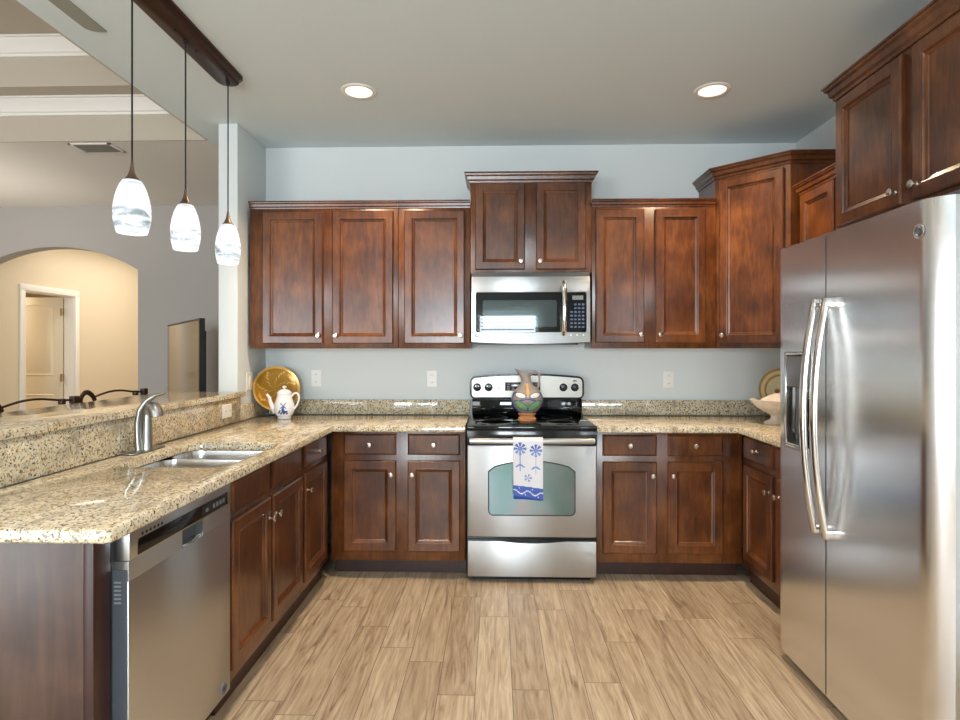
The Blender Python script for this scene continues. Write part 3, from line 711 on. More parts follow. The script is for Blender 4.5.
# add top points for the arc
top = [(rx1-0.05-(rx1-rx0-0.1)*k/12, 1.178+0.022*(1-((rx1-0.05-(rx1-rx0-0.1)*k/12-0.205)/0.39)**2)) for k in range(1, 12)]
i_ = max(i for i, p in enumerate(bgo) if p[0] > 0.3 and p[1] > 1.1)
bgo = bgo[:i_+1]+top+bgo[i_+1:]
bk = plate_xz(bgo, 3.99, 4.055).build('backguard', M_black, r)
plate_xz(offset(bgo, 0.012), 3.982, 3.992).build('face_plate', steel('backguard_steel', 0.36, 0.34, tint=(1.0, 0.93, 0.83)), bk)
MB().box(rx0+0.008, rx1-0.008, 3.995, 4.052, 0.917, 1.030, 0.004).build('riser', M_bglass, bk)
MB().box(0.062, 0.300, 3.979, 3.983, 1.085, 1.142, 0.001).build('display', M_black, bk)
for k in range(7):
    for j in range(3): MB().box(0.075+k*0.031, 0.095+k*0.031, 3.9775, 3.979, 1.092+j*0.016, 1.101+j*0.016).build('touch_button', M_gplas, bk)
for kx in (-0.128, -0.05, 0.456, 0.533):
    kn = MB().lathe([(0.027, 0), (0.027, 0.004), (0.020, 0.007), (0.018, 0.024), (0.0, 0.025)], seg=22)
    kn.v = [(kx+p[0], 3.982-p[2], 1.108+p[1]) for p in kn.v]
    kn.box(kx-0.005, kx+0.005, 3.950, 3.960, 1.092, 1.124, 0.002)
    kn.build('knob', M_black, bk)
for kx, kz in ((0.02, 1.137), (0.02, 1.100)): MB().box(kx-0.003, kx+0.003, 3.981, 3.983, kz-0.003, kz+0.003).build('indicator', M_black, bk)
MB().box(0.52, 0.545, 3.981, 3.983, 1.148, 1.156).build('indicator', M_black, bk)

# ------------------------------------------------------------------ towel on the handle
M_tw = simple('towel_cloth', rgb(214, 212, 218), 0.9, noise=0.05, nscale=300)
M_tb = simple('towel_blue', rgb(70, 96, 172), 0.9, noise=0.08, nscale=200)
M_tl = simple('towel_light_blue', rgb(116, 140, 196), 0.9, noise=0.08, nscale=200)
M_td = simple('towel_deep_blue', rgb(30, 66, 140), 0.9, noise=0.08, nscale=200)
def towel_mat(s, z):
    # s 0..1 across, z absolute height
    W_, = (0.172,); x = s*W_
    edge = 0.585-0.012*s
    if z < edge-0.060: return 3
    if z < edge:
        zz = z-(edge-0.034+0.010*math.sin(s*2*PI*2.2+1.0))
        if abs(zz) < 0.0035: return 0
        for dx, dz in ((0.035, -0.012), (0.07, -0.048), (0.11, -0.014), (0.145, -0.050)):
            if (x-dx)**2+(z-edge-dz)**2 < 0.0035**2: return 0
        return 1
    for cx_, cz_ in ((0.040, 0.795), (0.130, 0.785)):
        dx, dz = x-cx_, z-cz_; rr = math.hypot(dx, dz); a = math.atan2(dz, dx)
        if rr < 0.012: return 2
        if rr < 0.036 and math.cos(a*8) > -0.45+rr*10*0.3: return 1 if dz > 0.0 else 2
        if abs(dx) < 0.0018 and -0.13 < dz < -0.03: return 2
        for sg in (-1, 1):
            ex, ez = abs(dx)-0.013, dz+0.098-abs(dx)*0.0
            if (ex/0.014)**2+((ez+0.6*(abs(dx)-0.013))/0.006)**2 < 1: return 2
    dx, dz = x-0.085, z-0.630
    if math.hypot(dx, dz) < 0.022 and math.cos(math.atan2(dz, dx)*5) > 0.0: return 2
    return 0
q = MB(); nx, nz = 56, 110
tx0, tw = 0.098, 0.172
path = []
for k in range(14): path.append((3.417, 0.70+0.133*k/13))           # back fall
for k in range(1, 12): a = PI*k/12; path.append((3.392+0.0225*math.cos(a), 0.833+0.0225*math.sin(a)))
for k in range(0, nz): path.append((3.3695-0.012*k/nz, 0.833-(0.833-0.505)*k/(nz-1)))
rows = len(path)
for (py, pz) in path:
    for i in range(nx+1):
        s_ = i/nx; wob = 0.0035*math.sin(s_*7+pz*9)*min(1, max(0, (0.82-pz)*6))
        drop = (pz-0.833)*0.03*(s_-0.5) if py < 3.385 else 0
        q.v.append((tx0+tw*s_+0.006*(0.84-pz)*(1 if py < 3.385 else 0)*(0.5-s_)*2, py+wob*(1 if py < 3.385 else 0), pz+drop))
for j in range(rows-1):
    for i in range(nx):
        q.f.append([j*(nx+1)+i, j*(nx+1)+i+1, (j+1)*(nx+1)+i+1, (j+1)*(nx+1)+i])
        q.m.append(towel_mat((i+.5)/nx, path[j][1]) if path[j][0] < 3.385 else 0)
tow = q.build('dish_towel', [M_tw, M_tb, M_tl, M_td], None, ang=60)
md = tow.modifiers.new('thickness', 'SOLIDIFY'); md.thickness = 0.003; md.offset = 0
tag(tow, 'white dish towel with blue flowers and blue hem hanging on the oven handle', 'towel')

# ------------------------------------------------------------------ microwave
r = thing('microwave', 'stainless over-the-range microwave with black glass door', 'microwave', (0.215, 3.9, 1.40))
mx0, mx1, myf = -0.155, 0.590, 3.692
MB().box(mx0, mx1, myf+0.02, D-0.003, 1.405, 1.851, 0.004).build('body', M_dgrey, r)
MB().box(mx0, mx1, myf, myf+0.02, 1.724, 1.824, 0.004).box(mx0, mx0+0.03, myf, myf+0.02, 1.47, 1.726).box(mx1-0.025, mx1, myf, myf+0.02, 1.47, 1.726).build('top_grille', M_steel, r)
cv = [(mx0, 1.472), (mx0, 1.412)]+[(mx0+(mx1-mx0)*k/14, 1.412-0.012*math.sin(PI*k/14)) for k in range(1, 14)]+[(mx1, 1.412), (mx1, 1.472)]
lo = plate_xz(ccw(cv), myf, myf+0.02).build('lower_trim', M_steel, r)
emblem(lo, (-0.122, myf-0.0005, 1.453), (0, -1, 0), 0.011, [M_chrome, M_dgrey], GE)
for kx in (0.470, 0.508, 0.548):
    q = MB().lathe([(0.0055, 0), (0.0055, 0.003), (0, 0.0035)], seg=12)
    q.v = [(kx+p[0], myf-p[2], 1.455+p[1]) for p in q.v]
    q.build('indicator', M_white, lo)
dd = plate_xz(rrect(-0.127, 0.446, 1.474, 1.722, 0.014), myf-0.006, myf+0.018).build('door', M_bglass, r)
plate_xz(rrect(-0.083, 0.380, 1.506, 1.674, 0.010), myf-0.0072, myf-0.0055).build('window', simple('screened_glass', rgb(82, 92, 94), 0.04, 0.55, noise=0.05), dd)
q = MB().tube([(0.424, myf-0.008, 1.462), (0.424, myf-0.036, 1.485), (0.424, myf-0.050, 1.55), (0.424, myf-0.052, 1.64), (0.424, myf-0.048, 1.72), (0.424, myf-0.034, 1.765), (0.424, myf-0.002, 1.785)], 0.016, 14)
q.build('handle', M_chrome, dd)
cp = plate_xz(rrect(0.448, 0.567, 1.474, 1.722, 0.014), myf-0.004, myf+0.018).build('control_panel', M_bglass, r)
MB().box(0.478, 0.546, myf-0.0055, myf-0.0035, 1.676, 1.702).build('display', M_gplas, cp)
M_key = simple('key_grey', rgb(78, 92, 126), 0.4)
for j in range(7):
    for k in range(4):
        if j < 2 and k == 0: continue
        MB().box(0.466+k*0.024, 0.481+k*0.024, myf-0.0052, myf-0.0035, 1.500+(6-j)*0.0235, 1.511+(6-j)*0.0235).build('button', M_key, cp)
MB().box(-0.12, 0.52, myf+0.02, myf+0.06, 1.394, 1.405).build('bottom_vent', M_bplas, r)

# ------------------------------------------------------------------ refrigerator
r = thing('refrigerator', 'large stainless side-by-side refrigerator on the right', 'refrigerator', (1.7, 2.16, 0))
FY0, FY1, FSP = 1.70, 2.664, 2.264
MB().box(1.345, 2.045, FY0+0.01, FY1-0.01, 0.03, 1.775, 0.004).build('body', M_dgrey, r)
MB().box(1.315, 1.36, FY0+0.02, FY1-0.02, 0.0, 0.075, 0.004).build('base_grille', M_bplas, r)
def plan(y0, y1):
    """front edge X as a function of Y, then closed at the back of the door"""
    pts = []
    n = 60
    for k in range(n+1):
        y = y0+(y1-y0)*k/n
        x = 1.254
        if y < 1.765: x += 0.05*((1.765-y)/0.065)**2
        if y > 2.60: x += 0.024*((y-2.60)/0.064)**2
        pts.append((x, y))
    return pts+[(1.340, y1), (1.340, y0)]
ZB, ZT = 0.045, 1.803
df = MB().prism(plan(FY0, FSP-0.004), ZB, ZT).build('refrigerator_door', M_fsteel, r, ang=25)
HY0, HY1, HZ0, HZ1 = 2.365, 2.560, 0.955, 1.342
q = MB().prism(plan(FSP+0.004, FY1), ZB, HZ0).prism(plan(FSP+0.004, FY1), HZ1, ZT).prism(plan(FSP+0.004, HY0), HZ0, HZ1).prism(plan(HY1, FY1), HZ0, HZ1)
dz = q.build('freezer_door', M_fsteel, r, ang=25)
M_disp = simple('dispenser_grey', rgb(120, 122, 126), 0.3, 0.4, noise=0.04)
ds = MB().box(1.315, 1.338, HY0+0.001, HY1-0.001, HZ0+0.001, HZ1-0.001).build('dispenser_cavity', M_black, dz)
q = MB().box(1.246, 1.316, HY0+0.004, HY1-0.004, 1.205, HZ1-0.004, 0.012)
q.box(1.243, 1.247, HY0+0.02, HY0+0.06, 1.27, 1.30, 0.001)
q.build('dispenser_panel', M_disp, dz)
q = MB(); b_ = 0.012
for (y0, y1, z0, z1) in ((HY0-b_, HY0+0.003, HZ0-b_, HZ1+b_), (HY1-0.003, HY1+b_, HZ0-b_, HZ1+b_), (HY0, HY1, HZ1-0.003, HZ1+b_), (HY0, HY1, HZ0-b_, HZ0+0.003)):
    q.box(1.246, 1.29, y0, y1, z0, z1, 0.003)
q.box(1.246, 1.315, HY0, HY1, HZ0, HZ0+0.012, 0.003)
q.build('dispenser_frame', M_chrome, dz)
def fhandle(parent, y):
    pts = []
    for k in range(25):
        t_ = k/24; z = 0.66+(1.552-0.66)*t_
        bow = (1-(2*t_-1)**2)
        x = 1.232-0.046*bow
        pts.append((x, y, z))
    h_ = MB().tube(pts, 0.013, 14, ry=0.016, up=(1, 0, 0)).build('handle', M_chrome, parent)
    MB().box(1.222, 1.256, y-0.016, y+0.016, 0.655, 0.69, 0.005).build('handle_mount', M_chrome, h_)
    MB().box(1.222, 1.256, y-0.016, y+0.016, 1.515, 1.556, 0.005).build('handle_mount', M_chrome, h_)
fhandle(dz, 2.300); fhandle(df, 2.222)
emblem(df, (1.2535, 1.772, 1.712), (-1, 0, 0), 0.022, [M_chrome, M_dgrey], GE)
MB().box(1.32, 1.42, 1.705, 1.775, ZT, ZT+0.016, 0.004).build('hinge_cover', M_dgrey, r)
MB().box(1.32, 1.42, 2.55, 2.62, ZT, ZT+0.016, 0.004).build('hinge_cover', M_dgrey, r)

# ------------------------------------------------------------------ pendant fixture
r = thing('pendant_light', 'bronze bar ceiling fixture with three swirled glass pendants over the peninsula', 'pendant light', (-1.39, 2.59, CZ))
q = MB(); zs = [(0.0, CZ-0.0005), (0.0, CZ-0.012), (0.012, CZ-0.02), (0.018, CZ-0.034), (0.0235, CZ-0.037)]
cb = ccw(rrect(-1.465, -1.318, 2.10, 3.075, 0.073, 10)); k_ = len(cb)
for ins, z in zs: q.v += [(x, y, z) for x, y in offset(cb, ins)]
for a in range(len(zs)-1):
    for i in range(k_): q.f.append([a*k_+i, a*k_+(i+1) % k_, a*k_+k_+(i+1) % k_, a*k_+k_+i]); q.m.append(0)
q.f.append([i for i in range(k_)]); q.m.append(0); q.f.append([(len(zs)-1)*k_+i for i in range(k_)]); q.m.append(0)
can = q.build('canopy', M_bronze, r)
for yy in (2.50, 2.68): MB().lathe([(0.006, CZ-0.042), (0.006, CZ-0.036)], (-1.39, yy, 0), 10).build('screw', M_cord, can)
for j, (py, zb) in enumerate(((2.215, 1.808), (2.592, 1.808), (3.00, 1.806))):
    px = (-1.398, -1.392, -1.388)[j]
    cd = MB().tube([(px, py, CZ-0.038), (px, py, zb+0.265)], 0.0035, 8)
    cd.lathe([(0.009, CZ-0.05), (0.009, CZ-0.036)], (px, py, 0), 10)
    cd = cd.build('cord', M_cord, r)
    MB().lathe([(0.005, zb+0.272), (0.0065, zb+0.258), (0.011, zb+0.236), (0.018, zb+0.218), (0.029, zb+0.204), (0.0, zb+0.2035)][::-1], (px, py, 0), 24).build('cap', M_cap, cd)
    prof = [(0.029, 0.2035), (0.034, 0.201), (0.043, 0.186), (0.052, 0.163), (0.0595, 0.135), (0.0645, 0.105), (0.066, 0.08), (0.065, 0.055), (0.061, 0.03), (0.0545, 0.004), (0.052, 0.0), (0.050, 0.004), (0.060, 0.06), (0.060, 0.1), (0.048, 0.16), (0.026, 0.198)]
    MB().lathe([(a*(0.99, 0.94, 0.94)[j], zb+b) for a, b in prof], (px, py, 0), 36).build('glass_shade', shade_mat('swirl_glass', 1.0, j*1.37, zb-CZ), cd, ang=60)

# ------------------------------------------------------------------ recessed ceiling lights
for cx_, cy_, lab in ((-0.755, 3.205, 'round recessed ceiling light over the left side of the kitchen'), (1.184, 3.245, 'round recessed ceiling light over the right side, nearer the refrigerator')):
    r = thing('recessed_light', lab, 'ceiling light', (cx_, cy_, CZ), 'recessed ceiling lights')
    MB().lathe([(0.072, CZ-0.001), (0.074, CZ-0.006), (0.088, CZ-0.008), (0.096, CZ-0.004), (0.097, CZ-0.0005), (0.072, CZ-0.0005)], (cx_, cy_, 0), 40).build('trim_ring', M_trim, r)
    MB().lathe([(0.0, CZ-0.0045), (0.05, CZ-0.004), (0.073, CZ-0.002), (0.073, CZ-0.0008), (0.0, CZ-0.0008)], (cx_, cy_, 0), 40).build('lens', M_lens, r)
    l = area('recessed_and_fill_lamp', (cx_, cy_, CZ-0.02), (0, 0, 0), 0.14, 0.14, 20, WARM, 'DISK')

# ------------------------------------------------------------------ outlets and switches
def outlet(org, u, n, w, h, label, kind='outlet'):
    r = thing('wall_outlet' if kind == 'outlet' else 'wall_switch', label, 'outlet' if kind == 'outlet' else 'switch', org, 'white wall plates')
    U, N = Vector(u), Vector(n); Z = Vector((0, 0, 1)); O = Vector(org)-U*w/2-Z*h/2
    MB().panel(O, u, n, w, h, [(0, 0.0005), (0, 0.004), (0.004, 0.006), (0.006, 0.006)]).build('plate', M_white, r)
    if kind == 'outlet':
        vert = h > w
        for sg in (-1, 1):
            c_ = Vector(org)+(Z*0.026*sg if vert else U*0.03*sg)
            q = MB().panel(c_-U*0.015-Z*0.013, u, n, 0.03, 0.026, [(0, 0.005), (0, 0.0075), (0.003, 0.008)])
            q = q.build('socket', M_white, r)
            for e in (-0.006, 0.006): MB().panel(c_+U*(e-0.001)-Z*0.003, u, n, 0.002, 0.008, [(0, 0.0078), (0, 0.0086)]).build('slot', M_bplas, q)
    else:
        MB().panel(Vector(org)-U*0.016-Z*0.033, u, n, 0.032, 0.066, [(0, 0.005), (0, 0.008), (0.004, 0.010)]).build('rocker', M_white, r)
outlet((-1.263, D, 1.163), XU, NY, 0.072, 0.116, 'white wall outlet right of the golden plate, nearest the left corner')
outlet((-0.447, D, 1.160), XU, NY, 0.072, 0.116, 'white wall outlet on the back wall just left of the range')
outlet((1.194, D, 1.155), XU, NY, 0.072, 0.116, 'white wall outlet on the back wall right of the range')
outlet((-1.602, 3.445, 0.998), UY, XP, 0.115, 0.080, 'white outlet set sideways in the granite splash under the raised bar')
outlet((XS, 3.81, 1.155), UY, XP, 0.09, 0.116, 'white switch plate on the wall stub above the bar end', 'switch')

# ------------------------------------------------------------------ decorative things on the counters
M_gold = simple('gold_lacquer', rgb(172, 122, 32), 0.25, 0.3, noise=0.25, nscale=9)
M_goldl = simple('pale_gold_rim', rgb(216, 176, 96), 0.25, 0.4, noise=0.1, nscale=9)
M_navy = simple('navy_stand', rgb(42, 52, 74), 0.4, noise=0.2)
M_porc = simple('white_porcelain', rgb(236, 236, 240), 0.12, noise=0.01, coat=0.5)
M_delft = simple('delft_blue', rgb(58, 84, 150), 0.2, noise=0.3, nscale=120)
def plate_obj(name, label, cen, rad, lean, yaw, mats, mfun, stand):
    r = thing(name, label, 'plate', cen)
    pr = [(0, 0.0), (rad*0.6, 0.0), (rad*0.68, 0.004), (rad*0.95, 0.018), (rad, 0.022), (rad, 0.027), (rad*0.94, 0.024), (rad*0.9, 0.0205), (rad*0.85, 0.0175), (rad*0.75, 0.012), (rad*0.66, 0.009), (rad*0.5, 0.007), (rad*0.35, 0.0065), (rad*0.2, 0.006), (rad*0.1, 0.006), (0, 0.006)]
    q = MB().lathe(pr, (0, 0, 0), 64, mfun=mfun)
    Mx = Matrix.Rotation(yaw, 3, 'Z') @ Matrix.Rotation(PI/2-lean, 3, 'X')
    C_ = Vector(cen)+Vector((0, 0, rad*math.cos(lean)+stand))
    q.v = [tuple(Mx @ Vector(p)+C_) for p in q.v]
    q.build('dish', mats, r, ang=50)
    # little easel
    e = MB(); R3 = Matrix.Rotation(yaw, 3, 'Z')
    tl = math.tan(lean)
    for sx in (-0.05, 0.05):
        pts = [(sx, -0.045, 0.018), (sx, -0.045, 0.004), (sx, 0.0, 0.004), (sx, 0.012, 0.006), (sx*0.6, 0.024+0.12*tl, 0.12)]
        e.tube([tuple(R3 @ Vector(p)+Vector(cen)) for p in pts], 0.004, 8)
    e.tube([tuple(R3 @ Vector(p)+Vector(cen)) for p in ((-0.05, 0.0, 0.006), (0.05, 0.0, 0.006))], 0.004, 8)
    e.build('easel', M_navy, r)
    return r
def gold_f(a, rr, z):
    if rr > 0.138: return 1
    if rr < 0.125 and (abs(((a*1.9+rr*14) % 1.7)-0.4) < 0.10): return 1
    return 0
plate_obj('display_plate', 'round golden plate propped on a stand in the left back corner', (-1.487, 3.925, 0.914), 0.153, 0.24, 0.55, [M_gold, M_goldl], gold_f, 0.035)
M_cream = simple('cream_glaze', rgb(250, 234, 188), 0.25, 0.0, noise=0.12, nscale=30)
M_creamd = simple('amber_glaze', rgb(212, 164, 88), 0.25, 0.0, noise=0.15, nscale=30)
M_brown = simple('brown_glaze', rgb(96, 54, 22), 0.3, noise=0.2, nscale=60)
def cream_f(a, rr, z):
    if rr > 0.135: return 1
    if rr < 0.015: return 2
    if 0.095 < rr < 0.108: return 1
    return 0
plate_obj('display_plate', 'cream and gold plate propped behind the compote by the refrigerator', (1.905, 3.96, 0.914), 0.148, 0.22, -0.2, [M_cream, M_creamd, M_brown], cream_f, 0.03)

# coffee pot
tx, ty = -1.385, 3.80
r = thing('coffee_pot', 'white porcelain coffee pot with blue windmill, before the golden plate', 'teapot', (tx, ty, 0.914))
def delft_f(a, rr, z):
    # front faces -Y (a = -pi/2)
    d_ = (a-(1.5*PI+0.22)); x = d_*0.065; zz = z-0.985
    if abs(x) > 0.04: return 0
    if abs(zz+0.030+0.006*math.sin(x*300)) < 0.007 and abs(x) < 0.034: return 1
    if abs(x) < 0.008-zz*0.08 and -0.03 < zz < 0.012: return 1
    for s_ in (1, -1):
        if abs(zz-0.016-s_*x*0.9) < 0.004 and abs(x) < 0.020: return 1
    if (x+0.022)**2+(zz+0.018)**2 < 0.007**2 or (x-0.024)**2+(zz+0.02)**2 < 0.006**2: return 1
    return 0
pr0 = [(0.0, 0.0), (0.042, 0.0), (0.044, 0.006), (0.040, 0.012), (0.052, 0.022), (0.063, 0.045), (0.066, 0.068), (0.062, 0.095), (0.054, 0.12), (0.047, 0.142), (0.045, 0.156), (0.047, 0.162), (0.043, 0.163)]
pr = [(0.0, 0.914)]
for (a0, b0), (a1, b1) in zip(pr0[:-1], pr0[1:]):
    for k in range(1, 6): pr.append((a0+(a1-a0)*k/5, 0.9145+b0+(b1-b0)*k/5))
MB().lathe(pr, (tx, ty, 0), 96, mfun=delft_f).build('pot', [M_porc, M_delft], r, ang=50)
lid = MB().lathe([(0.047, 1.0765), (0.046, 1.083), (0.036, 1.096), (0.018, 1.104), (0.007, 1.106), (0.006, 1.111), (0.013, 1.116), (0.014, 1.122), (0.007, 1.127), (0.0, 1.128)], (tx, ty, 0), 32).build('lid', M_porc, r, ang=50)
MB().tube([(tx-0.052, ty-0.005, 0.955), (tx-0.075, ty-0.006, 0.985), (tx-0.088, ty-0.008, 1.02), (tx-0.095, ty-0.010, 1.05), (tx-0.112, ty-0.012, 1.073)], [0.022, 0.016, 0.012, 0.010, 0.008], 14).build('spout', M_porc, r)
hp = [(tx+0.045, ty, 1.055), (tx+0.065, ty, 1.077), (tx+0.088, ty, 1.075), (tx+0.097, ty, 1.05), (tx+0.088, ty, 1.012), (tx+0.072, ty, 0.985), (tx+0.056, ty, 0.965)]
MB().tube(smooth(hp), 0.0065, 10).build('handle', M_porc, r)

# pitcher with painted face on the cooktop
vx, vy, vz = 0.197, 3.72, 0.9172
M_clay = simple('taupe_clay', rgb(138, 128, 122), 0.5, noise=0.2, nscale=40)
M_terr = simple('terracotta', rgb(196, 132, 84), 0.5, noise=0.15, nscale=40)
M_gw = simple('white_slip', rgb(216, 214, 206), 0.4, noise=0.05)
M_gg = simple('green_slip', rgb(120, 168, 104), 0.4, noise=0.15, nscale=60)
M_gb = simple('blue_slip', rgb(70, 78, 128), 0.4, noise=0.15, nscale=60)
M_go = simple('ochre_slip', rgb(206, 160, 96), 0.4, noise=0.15, nscale=60)
r = thing('ceramic_pitcher', 'painted taupe clay pitcher standing on the black cooktop', 'pitcher', (vx, vy, vz))
def vase_f(a, rr, z):
    if z < vz+0.048: return 1
    x = math.cos(a)*rr; front = math.sin(a) < 0
    zz = z-(vz+0.132)
    if not front: return 0
    # white leaf shapes, green leaf shapes, blue outlines
    for s_ in (-1, 1):
        ex, ez = x*s_-0.046, zz-0.030-(x*s_-0.046)*0.15
        e = (ex/0.034)**2+(ez/0.017)**2
        if e < 0.75: return 2
        if e < 1.25: return 4
        ex, ez = x*s_-0.040, zz+0.034-(x*s_-0.04)*0.55
        e = (ex/0.040)**2+(ez/0.021)**2
        if e < 0.85: return 3
        if e < 1.25: return 4
    if abs(x) < 0.007 and 0.015 < zz < 0.10: return 5
    if abs(zz+0.002+abs(x)*0.25-0.012) < 0.005 and abs(x) < 0.05: return 4
    if math.hypot(x, zz) > 0.090 and zz < 0.05: return 4
    return 0
pr0 = [(0.0, 0.0), (0.056, 0.0), (0.058, 0.012), (0.050, 0.020), (0.048, 0.028), (0.058, 0.040), (0.054, 0.048), (0.072, 0.062), (0.090, 0.085), (0.100, 0.115), (0.101, 0.135), (0.096, 0.160), (0.082, 0.185), (0.062, 0.205), (0.044, 0.220), (0.034, 0.240), (0.031, 0.265), (0.033, 0.290), (0.036, 0.305)]
pr = [(0.0, vz)]
for (a0, b0), (a1, b1) in zip(pr0[:-1], pr0[1:]):
    for k in range(1, 7): pr.append((a0+(a1-a0)*k/6, vz+b0+(b1-b0)*k/6))
for a0, b0 in ((0.031, 0.305), (0.027, 0.27), (0.027, 0.24), (0.0, 0.235)): pr.append((a0, vz+b0))
q = MB().lathe(pr, (0, 0, 0), 120, mfun=vase_f)
nv = []
for (x, y, z) in q.v:   # neck leans to the left and pinches into a spout at the rim
    t_ = max(0.0, (z-vz-0.20)/0.105); t_ = min(t_, 1.0)
    x2 = x-0.012*t_
    lip = max(0, (z-vz-0.26)/0.045); lip = min(lip, 1)
    if x < 0: x2 += x*0.9*lip; z2 = z+0.022*lip*(-x/0.036)
    else: z2 = z-0.006*lip
    nv.append((x2+vx, y*(1-0.25*lip)+vy, z2))
q.v = nv
q.build('pot', [M_clay, M_terr, M_gw, M_gg, M_gb, M_go], r, ang=50)
MB().tube(smooth([(vx+0.022, vy, vz+0.285), (vx+0.034, vy, vz+0.305), (vx+0.056, vy, vz+0.308), (vx+0.074, vy, vz+0.29), (vx+0.078, vy, vz+0.26), (vx+0.072, vy, vz+0.225), (vx+0.066, vy, vz+0.195)]), 0.0065, 10).build('handle', M_clay, r)

# compote on the right counter
cx_, cy_ = 1.702, 3.60
M_marb = simple('marbled_ceramic', rgb(226, 216, 206), 0.3, noise=0.3, nscale=30)
r = thing('covered_compote', 'marbled footed compote with a domed lid beside the refrigerator', 'bowl', (cx_, cy_, 0.914))
MB().lathe([(0.0, 0.9143), (0.072, 0.9143), (0.074, 0.920), (0.060, 0.930), (0.040, 0.938), (0.034, 0.955), (0.040, 0.970), (0.070, 0.985), (0.110, 1.010), (0.140, 1.038), (0.152, 1.060), (0.147, 1.061), (0.120, 1.045), (0.0, 1.043)], (cx_, cy_, 0), 48).build('bowl', M_marb, r, ang=50)
MB().lathe([(0.100, 1.048), (0.085, 1.062), (0.050, 1.082), (0.020, 1.095), (0.008, 1.099), (0.0, 1.1)], (cx_, cy_, 0), 40).build('lid', M_marb, r, ang=50)
MB().lathe([(0.004, 1.098), (0.012, 1.104), (0.015, 1.113), (0.011, 1.122), (0.0, 1.126)], (cx_, cy_, 0), 20).build('finial', M_brown, r)

# ------------------------------------------------------------------ beyond the bar: stools, television, vent
def stool(yoff, label):
    X = -2.30; y0, y1 = 3.17+yoff, 3.79+yoff
    r = thing('bar_stool', label, 'stool', (-2.1, (y0+y1)/2, 0), 'wrought iron bar stools along the raised bar')
    MB().box(-2.30, -1.90, y0+0.10, y1-0.10, 0.70, 0.755, 0.02, seg=3).build('seat', M_seat, r)
    for sx, sy in ((-2.28, y0+0.11), (-2.28, y1-0.11), (-1.92, y0+0.11), (-1.92, y1-0.11)):
        MB().tube([(sx, sy, 0.705), (sx+(0.02 if sx > -2.1 else -0.02), sy, 0.0)], 0.012, 10).build('leg', M_iron, r)
    zf = 0.24
    MB().tube([(-2.292, y0+0.11, zf), (-1.908, y0+0.11, zf)], 0.008, 8).tube([(-2.292, y1-0.11, zf), (-1.908, y1-0.11, zf)], 0.008, 8).tube([(-1.908, y0+0.11, zf), (-1.908, y1-0.11, zf)], 0.008, 8).build('footrest', M_iron, r)
    bk_ = MB()
    bk_.tube(smooth([(-2.28, y0+0.11, 0.70), (X, y0+0.05, 0.95), (X, y0+0.015, 1.07), (X, y0+0.035, 1.112), (X, y0+0.07, 1.122), (X, y0+0.11, 1.10), (X, y0+0.13, 1.072)]), 0.009, 10, ry=0.014)
    bk_.tube([(-2.28, y1-0.11, 0.70), (X, y1-0.05, 0.95), (X, y1-0.03, 1.085)], 0.011, 10)
    bk_.tube(smooth([(X, y0+0.125, 1.092), (X, y0+0.25, 1.112), (X, y0+0.36, 1.113), (X, y0+0.50, 1.096), (X, y1, 1.088)]), 0.006, 8)
    bk_.build('back_frame', M_iron, r)
    MB().box(X-0.015, X+0.015, y1-0.04, y1, 1.07, 1.11, 0.003).build('finial', M_iron, r)
    MB().box(X-0.012, X+0.012, y1-0.125, y1-0.095, 1.072, 1.102, 0.003).build('finial', M_iron, r)
    for z in (1.0, 0.86): MB().tube([(X, y0+0.09, z), (X, y1-0.06, z)], 0.006, 8).build('back_rail', M_iron, r)
stool(0.0, 'brown iron bar stool back nearest the television, beyond the raised bar')
stool(-0.635, 'brown iron bar stool back at the far left, beyond the raised bar')

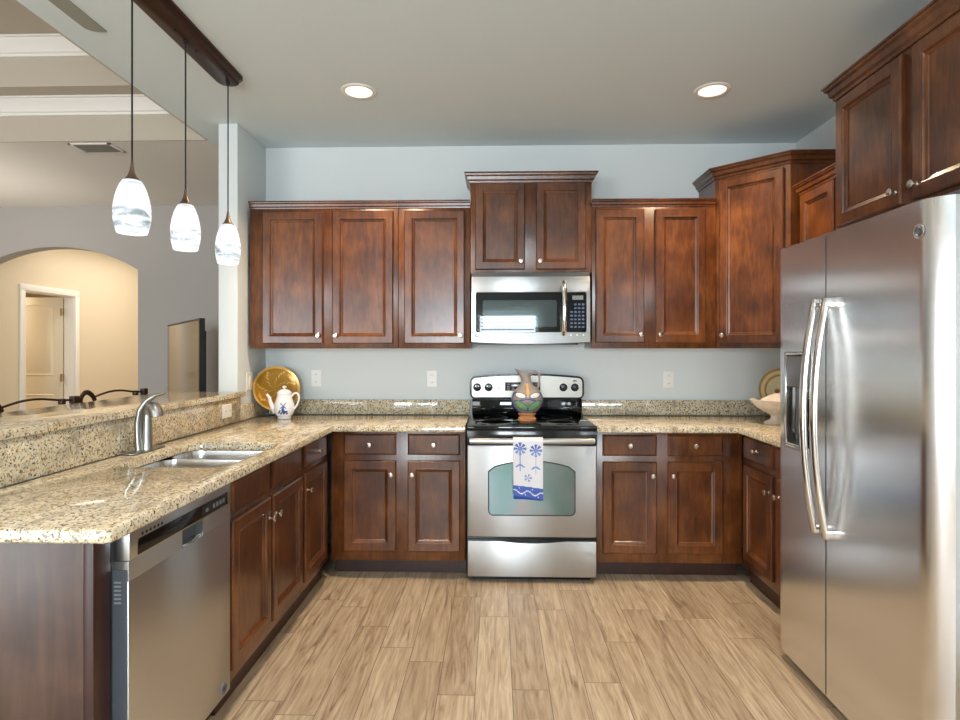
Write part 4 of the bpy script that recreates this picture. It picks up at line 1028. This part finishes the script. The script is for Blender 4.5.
r = thing('television', 'flat television on a swivel stand in the living room behind the column', 'television', (-2.25, 4.6, 0))
R_, L_ = Vector((-2.05, 4.0)), Vector((-2.90, 5.1)); dv = (L_-R_); wd = dv.length; dv.normalize(); nn = Vector((-dv.y, dv.x))
if nn.y > 0: nn = -nn
def tvbox(a0, a1, d0, d1, z0, z1):
    q = MB(); P = lambda a, d_: R_+dv*a+nn*d_
    c4 = [P(a0, d0), P(a1, d0), P(a1, d1), P(a0, d1)]
    return q.prism([(p.x, p.y) for p in c4], z0, z1)
hs = tvbox(0, wd, -0.035, 0.0, 0.84, 1.582)
c4 = tvbox(wd*0.12, wd*0.88, -0.075, -0.03, 0.92, 1.50); hs.add(c4.v, c4.f)
hs.build('housing', M_bplas, r)
tvbox(0.018, wd-0.018, 0.0, 0.002, 0.865, 1.566).build('screen', simple('tv_screen', rgb(96, 84, 62), 0.08, 0.85, noise=0.03), r)
mc = R_+dv*(wd/2)-nn*0.09
MB().tube([(mc.x, mc.y, 0.02), (mc.x, mc.y, 1.1)], 0.03, 14).lathe([(0.0, 0.0), (0.28, 0.0), (0.28, 0.015), (0.05, 0.03), (0.0, 0.03)], (mc.x, mc.y, 0), 30).build('stand', M_bplas, r)

r = thing('ceiling_vent', 'small louvred air vent in the living room ceiling above the arch', 'vent', (-2.8, 4.05, CZ))
q = MB(); vx0, vx1, vy0, vy1 = -2.95, -2.655, 3.955, 4.14
for (a, b, c_, d_) in ((vx0, vx1, vy0, vy0+0.02), (vx0, vx1, vy1-0.02, vy1), (vx0, vx0+0.02, vy0, vy1), (vx1-0.02, vx1, vy0, vy1)): q.box(a, b, c_, d_, CZ-0.008, CZ-0.0005, 0.001)
q.build('frame', M_trim, r)
MB().box(vx0+0.018, vx1-0.018, vy0+0.018, vy1-0.018, CZ-0.002, CZ-0.0008).build('backing', M_bplas, r)
q = MB()
for k in range(6): y = vy0+0.03+k*0.024; q.add([(vx0+0.02, y, CZ-0.003), (vx1-0.02, y, CZ-0.003), (vx1-0.02, y+0.012, CZ-0.010), (vx0+0.02, y+0.012, CZ-0.010), (vx0+0.02, y+0.002, CZ-0.002), (vx1-0.02, y+0.002, CZ-0.002), (vx1-0.02, y+0.014, CZ-0.009), (vx0+0.02, y+0.014, CZ-0.009)], [[0, 1, 2, 3], [4, 7, 6, 5], [0, 4, 5, 1], [2, 6, 7, 3], [0, 3, 7, 4], [1, 5, 6, 2]])
q.build('louvres', simple('vent_grey', rgb(120, 118, 108), 0.6), r)
